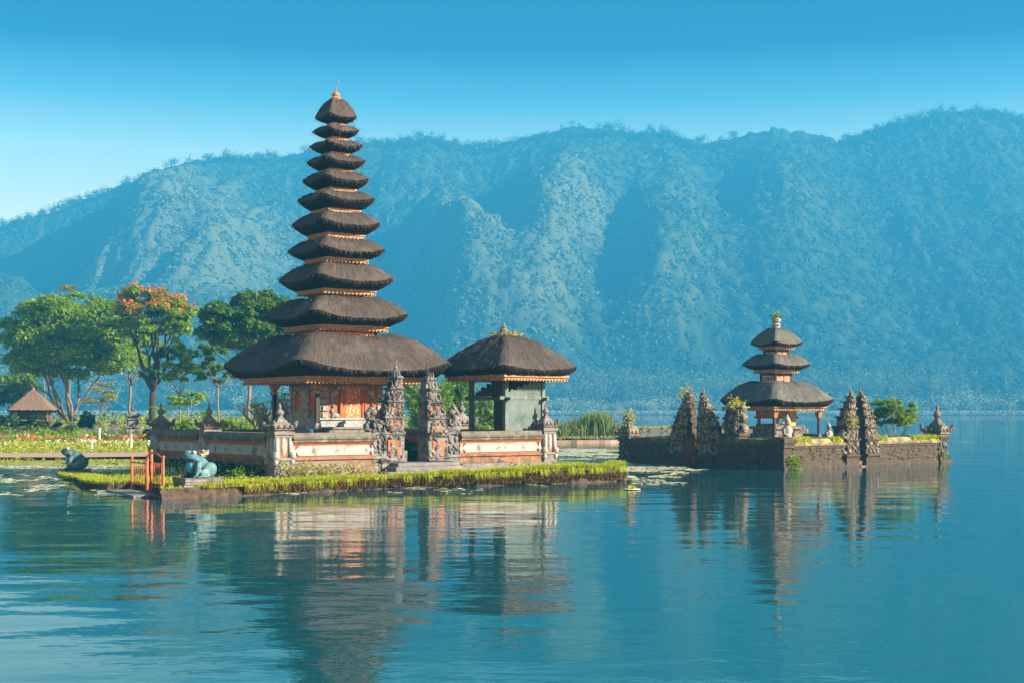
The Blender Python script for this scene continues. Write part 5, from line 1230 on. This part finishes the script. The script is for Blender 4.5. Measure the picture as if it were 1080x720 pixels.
    for k in range(4): grow(Vector((0, 0, -.1)), Vector((r.uniform(-.75, .75), r.uniform(-.4, .4), 1)).normalized(), 1.15, .11, 3)
    obj('trunk', mb, M['bark_ash'], t, smooth=True); crown_leaves('crown', t, tips, [.2]*len(tips), 330, .10, 'leaf_pale', np.random.default_rng(8))
big_trees()
def bush(name, px, D, w_, h, label, cat, mat, n, lsize, seed, group=None, clumps=18, rnd_top=1.0, loc=None):
    g = ground(px, D) if loc is None else loc; r = np.random.default_rng(seed)
    root = empty(name, g, 0, label, cat, group); cs = []; rs = []
    for k in range(clumps):
        a = r.uniform(-1, 1); cs.append(Vector((a*w_*.42, r.uniform(-.3, .3)*w_*.5, h*r.uniform(.15, .82*(1-rnd_top*.45*a*a))))); rs.append(min(w_, h)*r.uniform(.14, .24))
    mb = MB(); q = random.Random(seed)
    for k in range(min(7, clumps)): limb(mb, (q.uniform(-.1, .1)*w_, 0, -.1), cs[k], .05, .015, .05, q, 4, 6)
    obj('stem', mb, M['bark'], root, smooth=True); crown_leaves('crown', root, cs, rs, n, lsize, mat, r, .95, .2, .45); return root
def bamboo(px, D, h, w_, n, seed, label):
    "a clump of arching culms with hanging leaf sprays"
    g = ground(px, D); r = random.Random(seed); rg = np.random.default_rng(seed); root = empty('bamboo_clump', g, 0, label, 'bamboo', 'bright bamboo behind the split gate'); mb = MB(); pts = []
    for k in range(n):
        a = Vector((r.uniform(-.2, .2)*w_, r.uniform(-.3, .3), -.1)); hh = h*r.uniform(.55, 1.0); lean = r.uniform(-.5, .5)*w_; c = []
        for i in range(9):
            t = i/8; c.append(Vector((a.x+lean*t*t*1.0, a.y+r.uniform(-.02, .02), hh*math.sin(t*1.5)/1.0-.1)))
        mb.tube(c, [.035*(1-.75*i/8) for i in range(9)], 5)
        for p in c[2:]: pts.append(np.array(p)+rg.normal(size=(int(46), 3))*np.array([.32, .32, .26]))
    obj('culms', mb, M['leaf_pale'], root, smooth=True); V, Q = leaf_arrays(np.concatenate(pts), .15, rg, .1, 2.6); link('leaves', np_mesh('leaves', V, Q), M['leaf_bright'], root)
bamboo(447, 101, 4.4, 3.0, 16, 3, 'tallest bright bamboo clump seen through the split gate')
bamboo(476, 104, 4.9, 2.8, 16, 5, 'yellow-green bamboo clump between the gate and the pavilion')
bamboo(513, 103, 3.4, 2.4, 12, 7, 'low bamboo clump seen under the pavilion beam')
bush('shrub', 500, 98, 3.2, 2.2, 'dark green shrub low behind the pavilion opening', 'shrub', 'leaf', 2600, .17, 4)
bush('shrub', 460, 96, 4.4, 1.9, 'dense green shrub at the foot of the bamboo', 'shrub', 'leaf', 3000, .17, 6)
bush('shrub', 531, 107, 2.6, 2.4, 'rounded green shrub just left of the pavilion corner post', 'shrub', 'leaf', 2300, .17, 5)
bush('shrub', 0, 0, 1.7, 1.1, 'bright courtyard shrub seen low through the split gate', 'shrub', 'leaf_bright', 1500, .11, 61, loc=LC(8.0, 4.2, .1))
bush('shrub', 0, 0, 1.5, 1.0, 'courtyard shrub partly hidden behind the right gate half', 'shrub', 'leaf', 1300, .11, 62, loc=LC(8.6, 5.6, .1))
H_ = 'hedges and shrubs of the garden'
bush('hedge', 199, 84, 2.5, 1.9, 'bright clipped hedge behind the shaded wall, left of the middle pillar', 'hedge', 'leaf_bright', 3600, .13, 8, H_, 26, .3)
bush('hedge', 252, 84, 2.5, 1.85, 'green clipped hedge behind the shaded wall, right of the middle pillar', 'hedge', 'leaf', 3600, .13, 9, H_, 26, .2)
bush('hedge', 279, 88, 1.9, 1.95, 'dark hedge end beside the bare frangipani', 'hedge', 'leaf_dark', 2600, .13, 10, H_, 20, .2)
bush('hedge', 168, 90, 1.9, 1.25, 'dark low hedge behind the left end of the shaded wall', 'hedge', 'leaf_dark', 2200, .13, 11, H_, 18, .3)
bush('shrub', 38, 118, 2.3, 1.75, 'round dark clipped shrub in front of the hut', 'shrub', 'leaf_dark', 2600, .15, 12, H_, 20, 1.0)
bush('shrub', 8, 118, 2.8, 1.6, 'dark shrub at the left edge before the hut', 'shrub', 'leaf_dark', 2600, .15, 13, H_, 20, .6)
bush('shrub', 62, 120, 3.0, .95, 'low dark shrub at the foot of the umbrella tree', 'shrub', 'leaf_dark', 2000, .15, 15, H_, 18, .4)
bush('shrub', 20, 112, 4.5, .75, 'low leafy border left of the garden steps', 'shrub', 'leaf', 2400, .15, 16, H_, 22, .2)
bush('topiary', 92, 116, 1.35, 2.35, 'tall clipped dome-topped hedge beside the garden steps', 'topiary', 'leaf_dark', 3400, .13, 17, H_, 30, .5)
bush('shrub', 60, 108, 4.2, .7, 'low leafy border below the umbrella tree', 'shrub', 'leaf', 2200, .14, 18, H_, 22, .2)
def banana(px, D, h, label, seed, nleaf=8):
    g = ground(px, D); r = random.Random(seed); t = empty('banana_plant', g, 0, label, 'plant', 'big-leaved garden plants'); m = MB(); m.tube([(0, 0, -.1), (.03, 0, h*.4), (0, 0, h*.62)], [.10, .08, .05], 8); obj('stem', m, M['leaf_pale'], t, smooth=True)
    for k in range(nleaf):
        a = 2*math.pi*k/nleaf+r.uniform(-.3, .3); L = h*r.uniform(.45, .62); V = []; n = 7; el = r.uniform(.7, 1.3)
        for i in range(n):
            s = i/(n-1); x = L*s*math.cos(el*(1-.4*s)); z = h*.6+L*(s*math.sin(el)-.55*s*s); w_ = .16*h*.45*math.sin(math.pi*min(1, s*.93+.07))**.7+.01
            c = Vector((x*math.cos(a), x*math.sin(a), z)); q = Vector((-math.sin(a), math.cos(a), 0)); V += [c-q*w_+Vector((0, 0, .25*w_)), c, c+q*w_+Vector((0, 0, .25*w_))]
        m = MB(); m.add(V, [f for i in range(n-1) for f in ((3*i, 3*i+1, 3*i+4, 3*i+3), (3*i+1, 3*i+2, 3*i+5, 3*i+4))]); obj('leaf', m, M['leaf_bright'], t, smooth=True)
banana(172, 104, 2.9, 'yellow-green banana plant beside the dark trunk of the flowering tree', 2)
banana(216, 98, 2.5, 'yellow-green banana plant behind the hedge near the middle pillar', 3, 6)
def papaya():
    g = ground(198, 96); t = empty('papaya_tree', g, 0, 'small papaya-like tree with a flat tuft of leaves above the hedge', 'tree', 'garden trees'); m = MB(); m.tube([(0, 0, -.1), (.05, 0, 1.4), (0, 0, 2.6)], [.09, .07, .05], 8); obj('trunk', m, M['bark_pale'], t, smooth=True)
    r = random.Random(5); cs = [Vector((math.cos(k*.9)*r.uniform(.4, 1.1), math.sin(k*.9)*.8, 2.75+r.uniform(-.25, .5))) for k in range(12)]; crown_leaves('crown', t, cs, [.42]*12, 1300, .16, 'leaf', np.random.default_rng(5), .55)
papaya()
def hut():
    D = 132; g = ground(35, D); g.z = .95
    t = empty('thatched_hut', g, R(12), 'small open hut with brown thatched pyramid roof under the umbrella tree', 'hut')
    m = MB(); m.box(-1.6, 1.6, -1.5, 1.5, -.3, .25); obj('floor_slab', m, M['stone'], t)
    m = MB(); m.box(-1.35, 1.35, -.9, 1.35, .25, 1.9); obj('wall', m, M['darkboard'], t)
    for a in (-1, 1):
        for c in (-1, 1): m = MB(); m.sq(.09, .25, 1.95, 0, a*1.42, c*1.38); obj('post', m, M['wood'], t)
    m = MB(); m.box(-1.5, 1.5, -1.43, -1.33, .85, .95); obj('rail', m, M['wood'], t)
    a, b = roof_mesh(2.15, 1.84, .03, 3.72, .12, 1.72, 1.95, seed=91, bulge=1.0, close_top=True, p=14, apex_p=8, rag=.10); r_ = link('roof', a, M['hutroof'], t); link('eave_cut', b, M['thatch_shade'], r_)
    m = MB(); m.lathe([(.2, 0), (.16, .15), (.05, .3)], 8, (0, 0, 3.68)); obj('ridge_cap', m, M['wood'], r_)
hut()
def garden_bits():
    g = ground(118, 110); t = empty('garden_steps', g, R(4), 'broad grey steps at the back of the flower garden', 'steps'); m = MB()
    for k in range(4): m.box(-2.6, 2.6, -.9+.35*k, -.5+.35*k+.3, -.3, .12+.14*k)
    obj('treads', m, M['steps'], t, bevel=.02)
    g = ground(80, 111); t = empty('terrace_wall', g, R(3), 'low dark terrace wall behind the flower rows', 'wall'); m = MB(); m.box(-7.5, .9, -.15, .15, -.3, .55); m.box(-7.5, .9, -.2, .2, .551, .63); obj('masonry', m, M['dark_stone'], t, bevel=.02)
    g = ground(120, 113); t = empty('stone_post', g, 0, 'short square stone post at the top of the garden steps', 'post'); m = MB(); m.sq(.24, 0, .25); m.sq(.18, .251, .95); m.sq(.24, .951, 1.08); obj('shaft', m, M['stone'], t, bevel=.02)
    g = ground(140, 104); t = empty('stone_shrine', g, R(20), 'dark carved stone shrine near the foot of the flowering tree', 'shrine'); m = MB(); o = MB(); r = random.Random(2)
    m.sq(.65, -.2, .3); m.sq(.5, .301, .75); m.sq(.62, .751, .9); m.sq(.40, .901, 1.35); m.sq(.52, 1.351, 1.46); obj('body', m, M['gate_stone'], t, bevel=.02); c = MB(); stupa_cap(c, .30, 1.46, .9); obj('cap', c, M['gate_stone'], t)
    for a in (-1, 1): m = MB(); m.sq(.14, -.1, 1.0, .03, a*1.15, -.2); m.ball((a*1.15, -.2, 1.08), .15, 8, 6); obj('side_post', m, M['gate_stone'], t)
    for px, D, h, lab in ((105, 92, 1.0, 'tallest white garden post in front of the grey steps'), (138.5, 84, .85, 'white garden post left of the shaded wall end'), (97, 80, .65, 'short white garden post at the lawn edge above the dark frog')):
        t = empty('garden_post', ground(px, D), 0, lab, 'post', 'white garden posts'); m = MB(); m.sq(.05, -.1, h, .01); obj('post_body', m, M['whitewash'], t); m = MB(); m.sq(.065, h, h+.04); obj('post_top', m, M['whitewash'], t)
    rg = np.random.default_rng(55)
    def row(name, D0, D1, n, h, size, mat, thr, seed, x0=-62, x1=-13):
        x = rg.uniform(x0, x1, n); y = rg.uniform(D0, D1, n); k = (fbm(x*.5, y*.9, seed, 3) > thr) & inside(LAND, x, y); x, y = x[k], y[k]
        z = land_z(x, y)+rg.uniform(0, 1, len(x))*h*(.5+fbm(x*1.2, y*1.2, seed+3, 2)); V, Q = leaf_arrays(np.stack([x, y, z], 1), size, rg, .4, 1.4); link(name, np_mesh(name, V, Q), M[mat], kind='stuff')
    row('red_flower_row', 95.5, 97.2, 2600, .38, .14, 'bloom_red', .36, 1); row('red_flower_row', 104, 105, 900, .35, .14, 'bloom_red', .45, 9)
    row('flower_row_leaves', 94, 99, 5200, .28, .15, 'leaf_bright', .38, 2); row('white_flower_row', 86.5, 91, 2600, .32, .13, 'bloom_white', .45, 3); row('yellow_flower_row', 82, 86, 2200, .25, .13, 'bloom_yellow', .46, 4)
    row('garden_greens', 76.5, 92, 9500, .26, .14, 'grass', .36, 5); row('white_flower_row', 99, 103, 1500, .3, .13, 'bloom_white', .48, 6); row('garden_greens', 99, 110, 5200, .45, .17, 'leaf_bright', .42, 7); row('shore_grass', 69.4, 71, 4200, .18, .09, 'grass', .40, 8)
    row('meadow_greens', 118, 190, 9000, .7, .28, 'leaf_pale', .42, 14, -75, -4); row('meadow_shrubs', 124, 175, 4200, 1.3, .30, 'leaf', .56, 16, -75, -6)
    row('leafy_row', 106, 111, 3000, .6, .18, 'leaf', .45, 11)
    # reeds on the spit
    for px, D, w_, h, n, lab in ((592, 120.6, 2.6, 1.35, 900, 'low reed clump at the left end of the sandy spit'), (611, 121.2, 2.0, 1.7, 800, 'reed clump with brown stems in the middle of the sandy spit'), (629, 121.4, 2.4, 2.35, 1000, 'tallest green reed clump on the sandy spit'), (647, 121.6, 1.5, 1.3, 420, 'small reed tuft at the right tip of the spit')):
        t = empty('reed_clump', (gx(px, D), D, .33), 0, lab, 'reeds', 'reed clumps on the sandy spit')
        P = np.stack([rg.normal(0, w_*.26, n), rg.normal(0, .45, n), np.zeros(n)], 1); ln = rg.normal(size=(n, 3))*.16; ln[:, 2] = 0; V, Q = blade_arrays(P, h, .10, ln, rg); link('blades', np_mesh('blades', V, Q), M['reed'], t)
        P2 = P[rg.integers(0, n, n//2)]+np.array([0, 0, 1])*rg.uniform(.2, .75, (n//2, 1))*h*.9; V, Q = leaf_arrays(P2, .18, rg, .2, 1.8); link('leaves', np_mesh('leaves', V, Q), M['leaf_bright'], t)
    n = 1500; x = rg.uniform(2.8, 9.8, n); V, Q = leaf_arrays(np.stack([x, 119.8+rg.normal(0, .7, n)+np.clip(x-5, 0, 9)*.3, rg.uniform(.34, .55, n)], 1), .14, rg); link('spit_grass', np_mesh('spit_grass', V, Q), M['leaf_pale'], kind='stuff')
    m = MB(); m.slab(densify([(16, 190), (40, 189), (41, 193), (17, 194)], 2, 1, 4), -.5, .28); obj('far_sandbar', m, M['path'], kind='structure')
    n = 1600; V, Q = leaf_arrays(np.stack([rg.uniform(16.5, 40, n), rg.uniform(189.5, 193, n), rg.uniform(.25, .6, n)], 1), .26, rg); link('sandbar_grass', np_mesh('sandbar_grass', V, Q), M['bloom_yellow'], kind='stuff')
garden_bits()
